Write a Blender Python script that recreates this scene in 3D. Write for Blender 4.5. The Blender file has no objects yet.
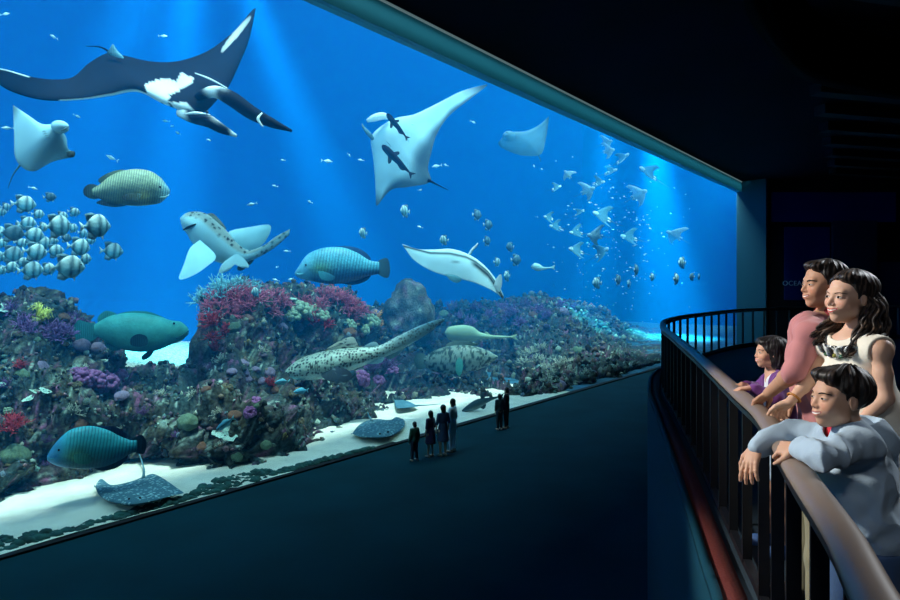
import bpy, math, random
import numpy as np
from mathutils import Vector, Matrix
from mathutils.bvhtree import BVHTree
random.seed(7); RNG = np.random.default_rng(11)
F = 600.0; EYE = 5.6; HZ = 285.0
U = np.array([.6371, .7708, 0.]); N = np.array([-.7708, .6371, 0.]); G0 = np.array([-9.164, 12.218, 0.])
SC = bpy.context.scene; COL = SC.collection

def g2w(t, d, z=0.):            # tank coordinates: along the glass, behind the glass, height
    return G0 + U*t + N*d + np.array([0, 0, z])
def pd(px, py, d):              # sight line through a pixel met with the plane d metres behind the glass
    a = (px-450)/F
    Y = (d + 14.848)/(.6371-.7708*a)
    return np.array([a*Y, Y, EYE-(py-HZ)/F*Y])
def pw(px, py, Y):
    return np.array([(px-450)/F*Y, Y, EYE-(py-HZ)/F*Y])
class View:                     # a metric frame at a point: R across, K away, Z up
    def __init__(s, px, py, d=None, Y=None):
        s.o = pd(px, py, d) if Y is None else pw(px, py, Y)
        h = np.array([s.o[0], s.o[1], 0.]); s.K = h/np.linalg.norm(h)
        s.R = np.array([s.K[1], -s.K[0], 0.]); s.px, s.py = px, py
        s.m = np.linalg.norm(h)
    def __call__(s, px, py, w=0.):
        r = np.array([(px-450)/F, 1., -(py-HZ)/F]); c = np.array([0, 0, EYE])
        k = ((s.o + s.K*w - c) @ s.K)/(r @ s.K)
        return c + r*k
    def scale(s):               # metres per pixel there
        return s.m*math.cos(math.atan2(abs(s.o[0]), s.o[1]))/F

# ---------- noise
def _h(ix, iy, iz, seed):
    n = (ix*374761393 + iy*668265263 + iz*2147483647 + seed*1274126177) & 0xffffffff
    n = ((n ^ (n >> 13))*1274126177) & 0xffffffff
    n = ((n ^ (n >> 15))*2246822519) & 0xffffffff
    return ((n ^ (n >> 16)) & 0xffff)/65535.0
def noise(P, s=1., seed=0):
    P = np.asarray(P, float)*s
    i = np.floor(P).astype(np.int64); f = P-i; f = f*f*(3-2*f)
    r = 0
    for dx in (0, 1):
        wx = f[:, 0] if dx else 1-f[:, 0]
        for dy in (0, 1):
            wy = f[:, 1] if dy else 1-f[:, 1]
            for dz in (0, 1):
                wz = f[:, 2] if dz else 1-f[:, 2]
                r = r + wx*wy*wz*_h(i[:, 0]+dx, i[:, 1]+dy, i[:, 2]+dz, seed)
    return r*2-1
def fbm(P, s=1., o=4, seed=0):
    r = 0; a = 1.
    for k in range(o):
        r = r + a*noise(P, s*2**k, seed+k*17); a *= .5
    return r
def ss(a, b, x):
    t = np.clip((x-a)/(b-a), 0, 1); return t*t*(3-2*t)

# ---------- objects
def link(o, parent=None):
    COL.objects.link(o)
    if parent is not None: o.parent = parent
    return o
def tag(o, label=None, cat=None, group=None, kind=None):
    if label: o['label'] = label
    if cat: o['category'] = cat
    if group: o['group'] = group
    if kind: o['kind'] = kind
    return o
def mesh(name, V, Fc, mat, parent=None, col=None, smooth=True, mats=None):
    me = bpy.data.meshes.new(name)
    V = np.asarray(V, float)
    off = None
    if parent is not None:
        off = np.array(parent.matrix_world.translation) if parent.parent is None else None
        if off is not None:
            V = V - np.array(parent.location)
    me.from_pydata(V.tolist(), [], [list(map(int, f)) for f in Fc] if not isinstance(Fc, np.ndarray) else Fc.tolist())
    if smooth: me.polygons.foreach_set('use_smooth', [True]*len(me.polygons))
    if col is not None:
        ca = me.color_attributes.new('Col', 'FLOAT_COLOR', 'POINT')
        c = np.ones((len(V), 4)); c[:, :3] = col
        ca.data.foreach_set('color', c.ravel())
    me.materials.append(mat)
    if mats:
        for m in mats: me.materials.append(m)
    me.update()
    return link(bpy.data.objects.new(name, me), parent)
def sub(name, V, Fc, mat, parent, col=None, smooth=True):   # a sub-part: its parent part sits at its thing's origin
    root = parent.parent
    V = np.asarray(V, float)
    if root is not None: V = V - np.array(root.location)
    o = mesh(name, V, Fc, mat, None, col, smooth); o.parent = parent
    return o
def empty(name, loc, label=None, cat=None, group=None):
    o = bpy.data.objects.new(name, None); o.location = [float(x) for x in loc]; o.empty_display_size = .1
    link(o); return tag(o, label, cat, group)
def copy_tree(o, parent=None):
    c = o.copy(); COL.objects.link(c); c.parent = parent
    for ch in o.children: copy_tree(ch, c)
    return c
def xform(o, loc, rot3=None, s=1.):     # place a copied thing: rot3 columns are its x, y, z axes
    M = Matrix.Identity(4)
    if rot3 is not None:
        for j in range(3):
            for i in range(3): M[i][j] = float(rot3[j][i])
    sv = (s, s, s) if np.isscalar(s) else s
    S = Matrix.Diagonal((sv[0], sv[1], sv[2], 1.))
    T = Matrix.Translation([float(x) for x in loc])
    o.matrix_world = T @ M @ S; o.matrix_basis = T @ M @ S

# ---------- materials
def mat(name, c=(1, 1, 1), rough=.6, metal=0., spec=.5, attr=False, bump=None, sss=0., mix=None, sheen=0., alpha=None):
    m = bpy.data.materials.new(name); m.use_nodes = True
    nt = m.node_tree; b = nt.nodes['Principled BSDF']
    b.inputs['Roughness'].default_value = rough; b.inputs['Metallic'].default_value = metal
    b.inputs['Specular IOR Level'].default_value = spec
    b.inputs['Base Color'].default_value = (*c, 1)
    if sheen: b.inputs['Sheen Weight'].default_value = sheen
    if sss:
        b.inputs['Subsurface Weight'].default_value = sss; b.inputs['Subsurface Radius'].default_value = (.02, .008, .004)
        b.inputs['Subsurface Scale'].default_value = .4
    out = None
    if attr:
        a = nt.nodes.new('ShaderNodeVertexColor'); a.layer_name = 'Col'; out = a.outputs['Color']
        nt.links.new(out, b.inputs['Base Color'])
    tc = nt.nodes.new('ShaderNodeTexCoord')
    if mix:     # (scale, detail, darkest, lightest) multiply by noise
        n = nt.nodes.new('ShaderNodeTexNoise'); n.inputs['Scale'].default_value = mix[0]; n.inputs['Detail'].default_value = mix[1]
        nt.links.new(tc.outputs['Object'], n.inputs['Vector'])
        mr = nt.nodes.new('ShaderNodeMapRange'); mr.inputs['From Min'].default_value = .3; mr.inputs['From Max'].default_value = .7
        mr.inputs['To Min'].default_value = mix[2]; mr.inputs['To Max'].default_value = mix[3]
        nt.links.new(n.outputs['Fac'], mr.inputs['Value'])
        mx = nt.nodes.new('ShaderNodeMix'); mx.data_type = 'RGBA'; mx.blend_type = 'MULTIPLY'; mx.inputs['Factor'].default_value = 1
        if out is None: mx.inputs['A'].default_value = (*c, 1)
        else: nt.links.new(out, mx.inputs['A'])
        nt.links.new(mr.outputs['Result'], mx.inputs['B'])
        nt.links.new(mx.outputs['Result'], b.inputs['Base Color'])
    if bump:    # (scale, strength, distance, kind)
        if len(bump) > 3 and bump[3] == 'voronoi':
            n = nt.nodes.new('ShaderNodeTexVoronoi'); o = n.outputs['Distance']
        elif len(bump) > 3 and bump[3] == 'wave':
            n = nt.nodes.new('ShaderNodeTexWave'); o = n.outputs['Fac']; n.inputs['Distortion'].default_value = 3
        else:
            n = nt.nodes.new('ShaderNodeTexNoise'); o = n.outputs['Fac']; n.inputs['Detail'].default_value = 6
        n.inputs['Scale'].default_value = bump[0]
        nt.links.new(tc.outputs['Object'], n.inputs['Vector'])
        bp = nt.nodes.new('ShaderNodeBump'); bp.inputs['Strength'].default_value = bump[1]; bp.inputs['Distance'].default_value = bump[2]
        nt.links.new(o, bp.inputs['Height']); nt.links.new(bp.outputs['Normal'], b.inputs['Normal'])
    return m

# ---------- shapes
def box(c, h, R=None):      # centre, half sizes, optional axes
    c = np.asarray(c, float); R = np.eye(3) if R is None else np.asarray(R)
    V = [c + R[0]*h[0]*x + R[1]*h[1]*y + R[2]*h[2]*z for x in (-1, 1) for y in (-1, 1) for z in (-1, 1)]
    Fc = [(0, 1, 3, 2), (4, 6, 7, 5), (0, 4, 5, 1), (2, 3, 7, 6), (0, 2, 6, 4), (1, 5, 7, 3)]
    return np.array(V), Fc
def join(parts):
    V = []; Fc = []; n = 0
    for v, f in parts:
        V.append(np.asarray(v)); Fc += [tuple(i+n for i in q) for q in f]; n += len(v)
    return np.vstack(V), Fc
def tube(pts, rad, n=8, cap=True, flat=None):
    pts = [np.asarray(p, float) for p in pts]; m = len(pts)
    rad = [rad]*m if np.isscalar(rad) else rad
    V = []; Fc = []; up = np.array([0, 0, 1.])
    prev = None
    for i, p in enumerate(pts):
        t = pts[min(i+1, m-1)]-pts[max(i-1, 0)]; t = t/(np.linalg.norm(t)+1e-9)
        if prev is None:
            a = np.cross(t, up)
            if np.linalg.norm(a) < .1: a = np.cross(t, [1., 0, 0])
        else: a = prev - t*(prev @ t)
        a = a/np.linalg.norm(a); prev = a; b = np.cross(t, a)
        fl = 1. if flat is None else flat
        for k in range(n):
            q = 2*math.pi*k/n
            V.append(p + rad[i]*(a*math.cos(q) + b*math.sin(q)*fl))
    for i in range(m-1):
        for k in range(n):
            Fc.append((i*n+k, i*n+(k+1) % n, (i+1)*n+(k+1) % n, (i+1)*n+k))
    if cap:
        Fc.append(tuple(range(n))[::-1]); Fc.append(tuple((m-1)*n+k for k in range(n)))
    return np.array(V), Fc
def spline(pts, n):         # Catmull-Rom through rows
    P = np.asarray(pts, float); m = len(P)
    Q = np.vstack([2*P[0]-P[1], P, 2*P[-1]-P[-2]])
    out = []
    for x in np.linspace(0, m-1, n):
        i = min(int(x), m-2); f = x-i
        a, b, c, d = Q[i], Q[i+1], Q[i+2], Q[i+3]
        out.append(.5*((2*b)+(c-a)*f+(2*a-5*b+4*c-d)*f*f+(3*b-a-3*c+d)*f**3))
    return np.array(out)
def plate(outline, nrm, th):    # a solid sheet with an outline of 3D points
    O = np.asarray(outline, float); n = len(O); nrm = np.asarray(nrm, float)
    V = np.vstack([O+nrm*th/2, O-nrm*th/2])
    Fc = [tuple(range(n)), tuple(range(2*n-1, n-1, -1))]
    for i in range(n):
        j = (i+1) % n; Fc.append((i, i+n, j+n, j))
    return V, Fc

# ---------- signed distance modelling, polygonised with surface nets
def smin(a, b, k):
    if k <= 0: return np.minimum(a, b)
    h = np.maximum(k-np.abs(a-b), 0)/k
    return np.minimum(a, b)-h*h*k*.25
def smax(a, b, k): return -smin(-a, -b, k)
def sph(P, c, r): return np.linalg.norm(P-np.asarray(c), axis=1)-r
def ell(P, c, r, R=None):
    q = P-np.asarray(c)
    if R is not None: q = q @ np.asarray(R).T
    r = np.asarray(r, float)
    k0 = np.linalg.norm(q/r, axis=1); k1 = np.linalg.norm(q/(r*r), axis=1)+1e-9
    return k0*(k0-1)/k1
def cone(P, a, b, r1, r2):
    a = np.asarray(a, float); b = np.asarray(b, float); ab = b-a; q = P-a
    h = np.clip((q @ ab)/(ab @ ab), 0, 1)
    return np.linalg.norm(q-h[:, None]*ab, axis=1)-(r1+(r2-r1)*h)
def chain(P, pts, rad, k=.01):
    d = None
    for i in range(len(pts)-1):
        e = cone(P, pts[i], pts[i+1], rad[i], rad[i+1])
        d = e if d is None else smin(d, e, k)
    return d
def nets(f, lo, hi, h, slack=1.35, CH=120):
    lo = np.asarray(lo, float); hi = np.asarray(hi, float)
    B = 8; n = (np.ceil((hi-lo)/h/B).astype(int))*B+1
    cb = n//B
    ci = np.stack(np.meshgrid(*[np.arange(k) for k in cb], indexing='ij'), -1).reshape(-1, 3)
    cc = lo+(ci*B+B/2)*h
    fc = np.concatenate([f(cc[i:i+4000]) for i in range(0, len(cc), 4000)])
    near = np.abs(fc) < B*h*.87*slack
    S = np.full(n, 1e3, np.float32)
    # fill signs for far blocks
    for (i, j, k), v in zip(ci[~near], fc[~near]):
        if v < 0: S[i*B:(i+1)*B+1, j*B:(j+1)*B+1, k*B:(k+1)*B+1] = -1e3
    nb = ci[near]; nb = nb[np.argsort(nb[:, 2]*1000000+nb[:, 1]//3*1000+nb[:, 0], kind='stable')]
    if len(nb) == 0: raise ValueError('empty field')
    o = np.stack(np.meshgrid(*[np.arange(B+1)]*3, indexing='ij'), -1).reshape(-1, 3)
    for s in range(0, len(nb), CH):
        q = nb[s:s+CH]
        idx = (q[:, None, :]*B+o[None]).reshape(-1, 3)
        S[idx[:, 0], idx[:, 1], idx[:, 2]] = f(lo+idx*h)
    S[0] = np.maximum(S[0], 1e-3); S[-1] = np.maximum(S[-1], 1e-3)
    S[:, 0] = np.maximum(S[:, 0], 1e-3); S[:, -1] = np.maximum(S[:, -1], 1e-3)
    S[:, :, 0] = np.maximum(S[:, :, 0], 1e-3); S[:, :, -1] = np.maximum(S[:, :, -1], 1e-3)
    ins = S < 0
    c = n-1
    cnt = np.zeros(c, np.int8)
    for dx in (0, 1):
        for dy in (0, 1):
            for dz in (0, 1):
                cnt += ins[dx:dx+c[0], dy:dy+c[1], dz:dz+c[2]]
    act = np.argwhere((cnt > 0) & (cnt < 8))
    vid = np.full(c, -1, np.int64); vid[act[:, 0], act[:, 1], act[:, 2]] = np.arange(len(act))
    acc = np.zeros((len(act), 3)); w = np.zeros(len(act))
    cor = [(x, y, z) for x in (0, 1) for y in (0, 1) for z in (0, 1)]
    for a in cor:
        for ax in range(3):
            if a[ax]: continue
            b = list(a); b[ax] = 1
            sa = S[act[:, 0]+a[0], act[:, 1]+a[1], act[:, 2]+a[2]]; sb = S[act[:, 0]+b[0], act[:, 1]+b[1], act[:, 2]+b[2]]
            m = (sa < 0) != (sb < 0)
            t = np.where(m, sa/(sa-sb+1e-12), 0); t = np.clip(t, 0, 1)
            p = np.tile(np.array(a, float), (len(act), 1)); p[:, ax] = t
            acc[m] += p[m]; w[m] += 1
    V = lo+(act+acc/w[:, None])*h
    Fs = []
    for ax in range(3):
        u, v = [(1, 2), (2, 0), (0, 1)][ax]
        sl = [slice(None)]*3; sl2 = [slice(None)]*3
        sl[ax] = slice(0, -1); sl2[ax] = slice(1, None)
        A = ins[tuple(sl)]; Bq = ins[tuple(sl2)]
        E = np.argwhere(A != Bq)
        E = E[(E[:, u] > 0) & (E[:, v] > 0) & (E[:, u] < c[u]) & (E[:, v] < c[v])]
        if len(E) == 0: continue
        def gv(du, dv):
            q = E.copy(); q[:, u] -= du; q[:, v] -= dv
            return vid[q[:, 0], q[:, 1], q[:, 2]]
        Q = np.stack([gv(1, 1), gv(0, 1), gv(0, 0), gv(1, 0)], 1)
        flip = ~A[E[:, 0], E[:, 1], E[:, 2]]
        Q[flip] = Q[flip][:, ::-1]
        Fs.append(Q)
    Fc = np.vstack(Fs); Fc = Fc[(Fc >= 0).all(1)]
    return V, Fc
WD = .0145; WA = .030; WORLD = .3; SUN = 6; STRIP = 78
SPOTS = [(215, 17, 27, 250, 350, 20, 420000, 17, 1.), (195, 12, 24, 290, 165, 14, 300000, 19, 1.), (180, 12, 24, 260, 50, 16, 150000, 22, 1.), (650, 10, 27, 310, 668, 8, 900000, 24, 1.), (610, 8, 24, 320, 590, 10, 240000, 18, 1.)]
# ================= camera, render look
cam = bpy.data.cameras.new('camera'); cam.sensor_width = 36; cam.lens = F/900*36
cam.shift_y = -(300-HZ)/900.0
co = link(bpy.data.objects.new('camera', cam)); co.location = (0, 0, EYE); co.rotation_euler = (math.pi/2, 0, 0)
cam.clip_end = 400; SC.camera = co
SC.view_settings.view_transform = 'Standard'; SC.view_settings.look = 'None'; SC.view_settings.gamma = 1
SC.view_settings.use_curve_mapping = False; SC.view_settings.exposure = 0
SC.cycles.volume_bounces = 1; SC.cycles.max_bounces = 8; SC.cycles.transparent_max_bounces = 24
SC.cycles.use_denoising = True; SC.cycles.sample_clamp_indirect = 4
SC.cycles.adaptive_threshold = .01
try: SC.cycles.denoiser = 'OPENIMAGEDENOISE'
except Exception: pass

# ================= room shell
ZT = 14.3; ZC = 15.3; TE = 56.93          # glass top, ceiling, far end of the glass
M_floor = mat('floor_carpet', (.0010, .032, .045), .9, spec=.12, bump=(3., .15, .02), mix=(.5, 4, .8, 1.15))
M_navy = mat('navy_wall_paint', (.012, .04, .08), .7)
M_navy2 = mat('navy_panel_paint', (.012, .022, .17), .6)
M_black = mat('black_paint', (.003, .003, .008), .9)
M_ceil = mat('ceiling_paint', (.0006, .0008, .007), .95, spec=.1, mix=(.3, 5, .5, 1.5))
M_teal = mat('teal_paint', (.008, .10, .14), .55, bump=(2., .1, .02))
M_trim = mat('header_steel', (.04, .30, .40), .5)
M_lite = mat('header_edge', (.35, .5, .52), .4)
def struct(o): o['kind'] = 'structure'; return o
V, Fc = join([box((20, 18, -.1), (80, 60, .1))])
# floor: only on the room side of the glass
P = [g2w(-20, -.02), g2w(96, -.02), g2w(96, -95), g2w(-20, -95)]
V, Fc = plate([p+np.array([0, 0, -.15]) for p in P], (0, 0, 1), .3)
struct(mesh('floor', V, Fc, M_floor, smooth=False))
V, Fc = plate([p+np.array([0, 0, ZC+.25]) for p in P], (0, 0, 1), .5)
struct(mesh('ceiling', V, Fc, M_ceil, smooth=False))
# header above the glass and its pale edge
def slab(t0, t1, d0, d1, z0, z1):
    q = [g2w(t0, d0), g2w(t1, d0), g2w(t1, d1), g2w(t0, d1)]
    V = np.array([p+np.array([0, 0, z]) for z in (z0, z1) for p in q])
    return V, [(3, 2, 1, 0), (4, 5, 6, 7), (0, 1, 5, 4), (1, 2, 6, 5), (2, 3, 7, 6), (3, 0, 4, 7)]
struct(mesh('trim_1', *slab(-20, TE, -.15, .3, ZT, ZC+.5), M_trim, smooth=False))
M_lite.node_tree.nodes['Principled BSDF'].inputs['Emission Color'].default_value = (.55, .85, .9, 1); M_lite.node_tree.nodes['Principled BSDF'].inputs['Emission Strength'].default_value = .16  # faint glow added so the pale edge shows in the dark
struct(mesh('trim_2', *slab(-20, TE, -.20, -.15, ZC-.12, ZC-.05), M_lite, smooth=False))
struct(mesh('trim_3', *slab(-20, TE, -.04, .25, -.05, .05), M_black, smooth=False))
# jamb at the far end of the glass
struct(mesh('wall_jamb', *slab(TE, TE+1.2, -2.2, 0.3, 0, ZC), M_teal, smooth=False))
e = g2w(TE, -2.2)
# the dark wall past the jamb
def wbox(px0, px1, y0, y1, Yf, th, m, name):      # a panel standing at distance Yf seen between these pixels
    a = pw(px0, y0, Yf); b = pw(px1, y1, Yf)
    c = (a+b)/2; c[1] += th/2
    return mesh(name, *box(c, (abs(b[0]-a[0])/2, th/2, abs(a[2]-b[2])/2)), m, smooth=False)
Yw = e[1]+.6
struct(mesh('wall_far', *box((e[0]+40-.6, Yw+.5, ZC/2), (40, .5, ZC/2)), M_black, smooth=False))
struct(wbox(771, 894, 192.5, 222, Yw, -.25, M_navy2, 'wall_panel'))
struct(wbox(784, 829, 227, 300, Yw, -.12, M_navy2, 'wall_panel.001'))
struct(wbox(831, 875, 221, 330, Yw, -.3, M_navy, 'wall_panel.002'))
struct(wbox(877, 960, 262, 339, Yw, -.3, M_navy, 'wall_panel.003'))
struct(mesh('wall_right', *box((56, 20, ZC/2), (.3, 40, ZC/2)), M_navy, smooth=False))
struct(mesh('wall_behind', *box((10, -22, ZC/2), (60, .3, ZC/2)), M_navy, smooth=False))
struct(mesh('wall_left', *box((-30, -8, ZC/2), (.3, 16, ZC/2)), M_navy, smooth=False))
# glass
g = bpy.data.materials.new('acrylic'); g.use_nodes = True; nt = g.node_tree; nt.nodes.clear()
o_ = nt.nodes.new('ShaderNodeOutputMaterial'); tr = nt.nodes.new('ShaderNodeBsdfTransparent'); tr.inputs[0].default_value = (.96, .99, 1, 1)
gl = nt.nodes.new('ShaderNodeBsdfGlossy'); gl.inputs['Roughness'].default_value = .02
mx = nt.nodes.new('ShaderNodeMixShader'); mx.inputs[0].default_value = .025
nt.links.new(tr.outputs[0], mx.inputs[1]); nt.links.new(gl.outputs[0], mx.inputs[2])
nt.links.new(mx.outputs[0], o_.inputs[0])
struct(mesh('window_1', *slab(-20, TE, 0, .04, .05, ZT), g, smooth=False))
# ================= the tank
D = 30.; T0, T1 = -20., 84.
M_tank = mat('tank_wall_blue', (.0, .13, .58), .9)
struct(mesh('wall_tank', *join([slab(T0, T1, D, D+.4, -.5, 36), slab(T0-.4, T0, .3, D, -.5, 36), slab(TE+1.2, T1, .06, .3, -.5, 36)]), M_tank, smooth=False))
struct(mesh('wall_tank_end', *slab(T1, T1+.4, -1, D, -.5, 36), mat('tank_end_teal', (.0, .11, .38), .9), smooth=False))
w = bpy.data.materials.new('sea_water'); w.use_nodes = True; nt = w.node_tree; nt.nodes.clear()
o_ = nt.nodes.new('ShaderNodeOutputMaterial')
vs = nt.nodes.new('ShaderNodeVolumeScatter'); vs.inputs['Color'].default_value = (.0, .39, 1, 1); vs.inputs['Density'].default_value = WD
vs.inputs['Anisotropy'].default_value = .0
va = nt.nodes.new('ShaderNodeVolumeAbsorption'); va.inputs['Color'].default_value = (.35, .78, .95, 1); va.inputs['Density'].default_value = WA
ad = nt.nodes.new('ShaderNodeAddShader'); nt.links.new(vs.outputs[0], ad.inputs[0]); nt.links.new(va.outputs[0], ad.inputs[1])
nt.links.new(ad.outputs[0], o_.inputs['Volume'])
struct(mesh('water', *slab(T0+.01, T1-.01, .1, D-.02, -.4, 35.5), w, smooth=False))
M_sand = mat('white_sand', (.88, .80, .66), .9, bump=(6., .3, .05), mix=(1.5, 5, .85, 1.1))
nt_, nd_ = 220, 60
tt = np.linspace(T0+.05, T1-.05, nt_); dd = np.linspace(.12, D-.05, nd_)
def sandgrid(ts, name, m):
    V = np.array([g2w(a, b) for a in ts for b in dd])
    V[:, 2] += .05*fbm(V, .4, 3)+.03
    Fc = [(i*nd_+j, (i+1)*nd_+j, (i+1)*nd_+j+1, i*nd_+j+1) for i in range(len(ts)-1) for j in range(nd_-1)]
    return tag(mesh(name, V, Fc, m), kind='structure')
k_ = int(np.searchsorted(tt, 24.5))
sandgrid(tt[:k_+1], 'sand', M_sand)
sandgrid(tt[k_:], 'seabed', mat('hazed_seabed', (.02, .10, .16), .95, bump=(4., .5, .08), mix=(1.2, 6, .5, 1.6)))  # far sand coloured dark blue to stand for the water haze
def dz0(px, py):        # depth behind the glass where the sight line meets the sand
    a = (px-450)/F; return (F*EYE/(py-HZ))*(.6371-.7708*a)-14.848
COLS = [(-120, 515, (400, 6), (330, 8), (300, 9.5), (305, 12)), (0, 508, (430, 5.), (350, 7.5), (310, 9.5), (330, 13)), (40, 494, (425, 4.8), (350, 7.5), (304, 9.2), (320, 12)),
 (75, 478, (420, 4.6), (352, 7.8), (318, 9.2), (335, 12)), (97, 464, (415, 4.5), (380, 7), (352, 9.), (350, 14)), (125, 456, (412, 4.3), (386, 7), (376, 9.), (348, 15.5)),
 (165, 460, (410, 4), (387, 7), (375, 9.2), (347, 15.5)), (200, 468, (410, 3.2), (380, 6.5), (368, 9.), (347, 15)), (210, 472, (408, 3.), (360, 7), (302, 9.4), (310, 12)),
 (235, 477, (406, 2.6), (352, 7), (291, 9.3), (300, 12)), (262, 478, (404, 2.8), (352, 7.2), (293, 9.6), (300, 12)), (275, 462, (404, 3.6), (352, 7.4), (296, 9.8), (300, 12)), (300, 449, (402, 4.4), (352, 7.6), (297, 10), (302, 13)),
 (340, 431, (396, 5.4), (352, 8.4), (297, 11), (305, 14)), (368, 417, (394, 6.), (362, 9), (315, 12), (315, 15)), (390, 406, (386, 7.5), (356, 11), (322, 15), (310, 18)),
 (440, 393, (378, 8.6), (352, 12), (322, 16), (311, 19)), (500, 393, (374, 8.2), (350, 11.5), (318, 15), (303, 18)), (535, 397, (380, 2.2), (352, 7), (320, 12), (300, 16)),
 (560, 390, (374, 2), (350, 6), (322, 10), (304, 14)), (600, 380, (366, 1.6), (344, 6), (326, 10), (312, 13)), (630, 371, (362, 1.2), (350, 5), (342, 9), (330, 12)),
 (650, 366, (360, 1.2), (357, 4), (353, 7), (350, 10)), (690, 356, (355, 2), (354, 4), (353, 7), (352, 10))]
prof = []
for px, yb, *r in COLS:
    d0 = max(dz0(px, yb), .55)
    q = [(d0+.5, -.5), (d0, .0)]
    for y, d in r:
        q.append((d, max(pd(px, y, d)[2], .03)))
    q.append((q[-1][0]+4, q[-1][1]*.5 if px not in (97, 125, 165, 200) else q[-1][1]*.9)); q.append((q[-1][0]+5, -.5))
    prof.append(q)
prof = np.array(prof); cpx = np.array([c[0] for c in COLS], float)
sx = np.concatenate([np.arange(-120, 440, 2.), np.arange(440, 662, 1.2)])
ns = 150
fine = []
for k in range(len(prof)): fine.append(spline(prof[k], ns))
fine = np.array(fine)
G = np.zeros((len(sx), ns, 3))
for i, x in enumerate(sx):
    j = min(max(np.searchsorted(cpx, x)-1, 0), len(cpx)-2); f = (x-cpx[j])/(cpx[j+1]-cpx[j]); f = f*f*(3-2*f)
    r = fine[j]*(1-f)+fine[j+1]*f
    for m in range(ns):
        b = pd(x, 100, r[m, 0]); b[2] = r[m, 1]; G[i, m] = b
def gnorm(G):
    a = np.gradient(G, axis=0); b = np.gradient(G, axis=1); n = np.cross(b, a); n /= np.linalg.norm(n, axis=2, keepdims=True)+1e-9
    return n
nn = gnorm(G).reshape(-1, 3); P = G.reshape(-1, 3)
if nn[:, 2].mean() < 0: nn = -nn
rg = 1-np.abs(fbm(P, .45, 4, 5)); cr = 1-np.abs(fbm(P, 1.3, 4, 9)); fi = fbm(P, 4.5, 3, 21)
low = ss(3.0, .2, P[:, 2])*ss(10, 7, np.tile(np.repeat(0, ns), len(sx)))
damp = np.repeat(ss(655, 600, sx), ns)*.8+.2
pxs = np.repeat(sx, ns)
shelf = ss(90, 105, pxs)*ss(212, 198, pxs)*ss(9.0, 10.5, (P-G0) @ N)
amp = damp*(1-shelf*.95)*ss(-.5, .1, P[:, 2]+.2)
cave = ss(.1, .5, fbm(P, .38, 2, 31))*ss(2.6, 1.2, P[:, 2])*ss(-.4, .2, P[:, 2])*ss(420, 300, pxs)
P2 = P + nn*(amp*((rg-.62)*1.15 + (cr-.62)*.5 + fi*.09) - cave*1.5*damp)[:, None]
bad = (P2-G0) @ N < .3
P2[bad] += N*(.3-((P2-G0) @ N)[bad])[:, None]
# colours of the living crust
def crust(Q, seed=0):
    a = fbm(Q, .7, 3, 41+seed)*.5+.5; b = fbm(Q, 2.5, 3, 43+seed)*.5+.5; c = noise(Q, 7., 47+seed)*.5+.5; e = noise(Q, 16., 49+seed)*.5+.5
    col = np.array([.035, .05, .045])[None]*(1+b[:, None]*1.2)
    def lay(m, rgb):
        nonlocal col
        col = col*(1-m[:, None])+np.array(rgb)[None]*m[:, None]
    lay(ss(.5, .75, a)*.6, (.10, .09, .05)); lay(ss(.55, .8, b)*.7, (.13, .06, .09)); lay(ss(.6, .85, 1-a)*.6, (.06, .12, .12))
    col = col*.55; lay(ss(.68, .85, c)*ss(.35, .6, a)*.7, (.22, .30, .25)); lay(ss(.78, .88, e)*ss(.3, .6, 1-a)*.7, (.4, .5, .44)); lay(ss(.8, .95, 1-e)*.8, (.01, .015, .02))
    lay(ss(.7, .85, 1-c)*ss(.4, .7, b)*.7, (.30, .10, .22))
    return col
cc = crust(P2)
hol = np.exp(-((pxs-440)/75.)**4)*ss(-.2, .3, P2[:, 2])*ss(5.2, 4.2, P2[:, 2])      # painted shade: darkens the rock colour through the reef hollow
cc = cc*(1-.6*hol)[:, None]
cc = cc*(1-shelf[:, None])+np.array([.42, .44, .38])[None]*shelf[:, None]
Fc = [(i*ns+m, i*ns+m+1, (i+1)*ns+m+1, (i+1)*ns+m) for i in range(len(sx)-1) for m in range(ns-1)]
M_reef = mat('reef_rock', rough=.95, attr=True, bump=(7., .9, .08), mix=(9., 6, .35, 1.9), spec=.2)
reef = mesh('reef_rock', P2, Fc, M_reef, col=cc)
tag(reef, 'long craggy coral-covered rock reef rising from the white sand behind the glass', 'reef')
reef_bvh = BVHTree.FromPolygons([Vector(v) for v in P2], Fc)
def on_reef(px, py):
    o = Vector((0, 0, EYE)); r = Vector(((px-450)/F, 1., -(py-HZ)/F)).normalized()
    h = reef_bvh.ray_cast(o, r, 200)
    if h[0] is None: return None
    return np.array(h[0]), np.array(h[1] if h[1].dot(r) < 0 else -h[1])
def ico(n=1):
    import bmesh
    bm = bmesh.new(); bmesh.ops.create_icosphere(bm, subdivisions=n, radius=1.)
    V = np.array([v.co[:] for v in bm.verts]); Fc = np.array([[v.index for v in f.verts] for f in bm.faces]); bm.free(); return V, Fc
I1, F1 = ico(1); I2, F2 = ico(2); I3, F3 = ico(3); I4, F4 = ico(4)
CR = np.random.default_rng(5)
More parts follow.
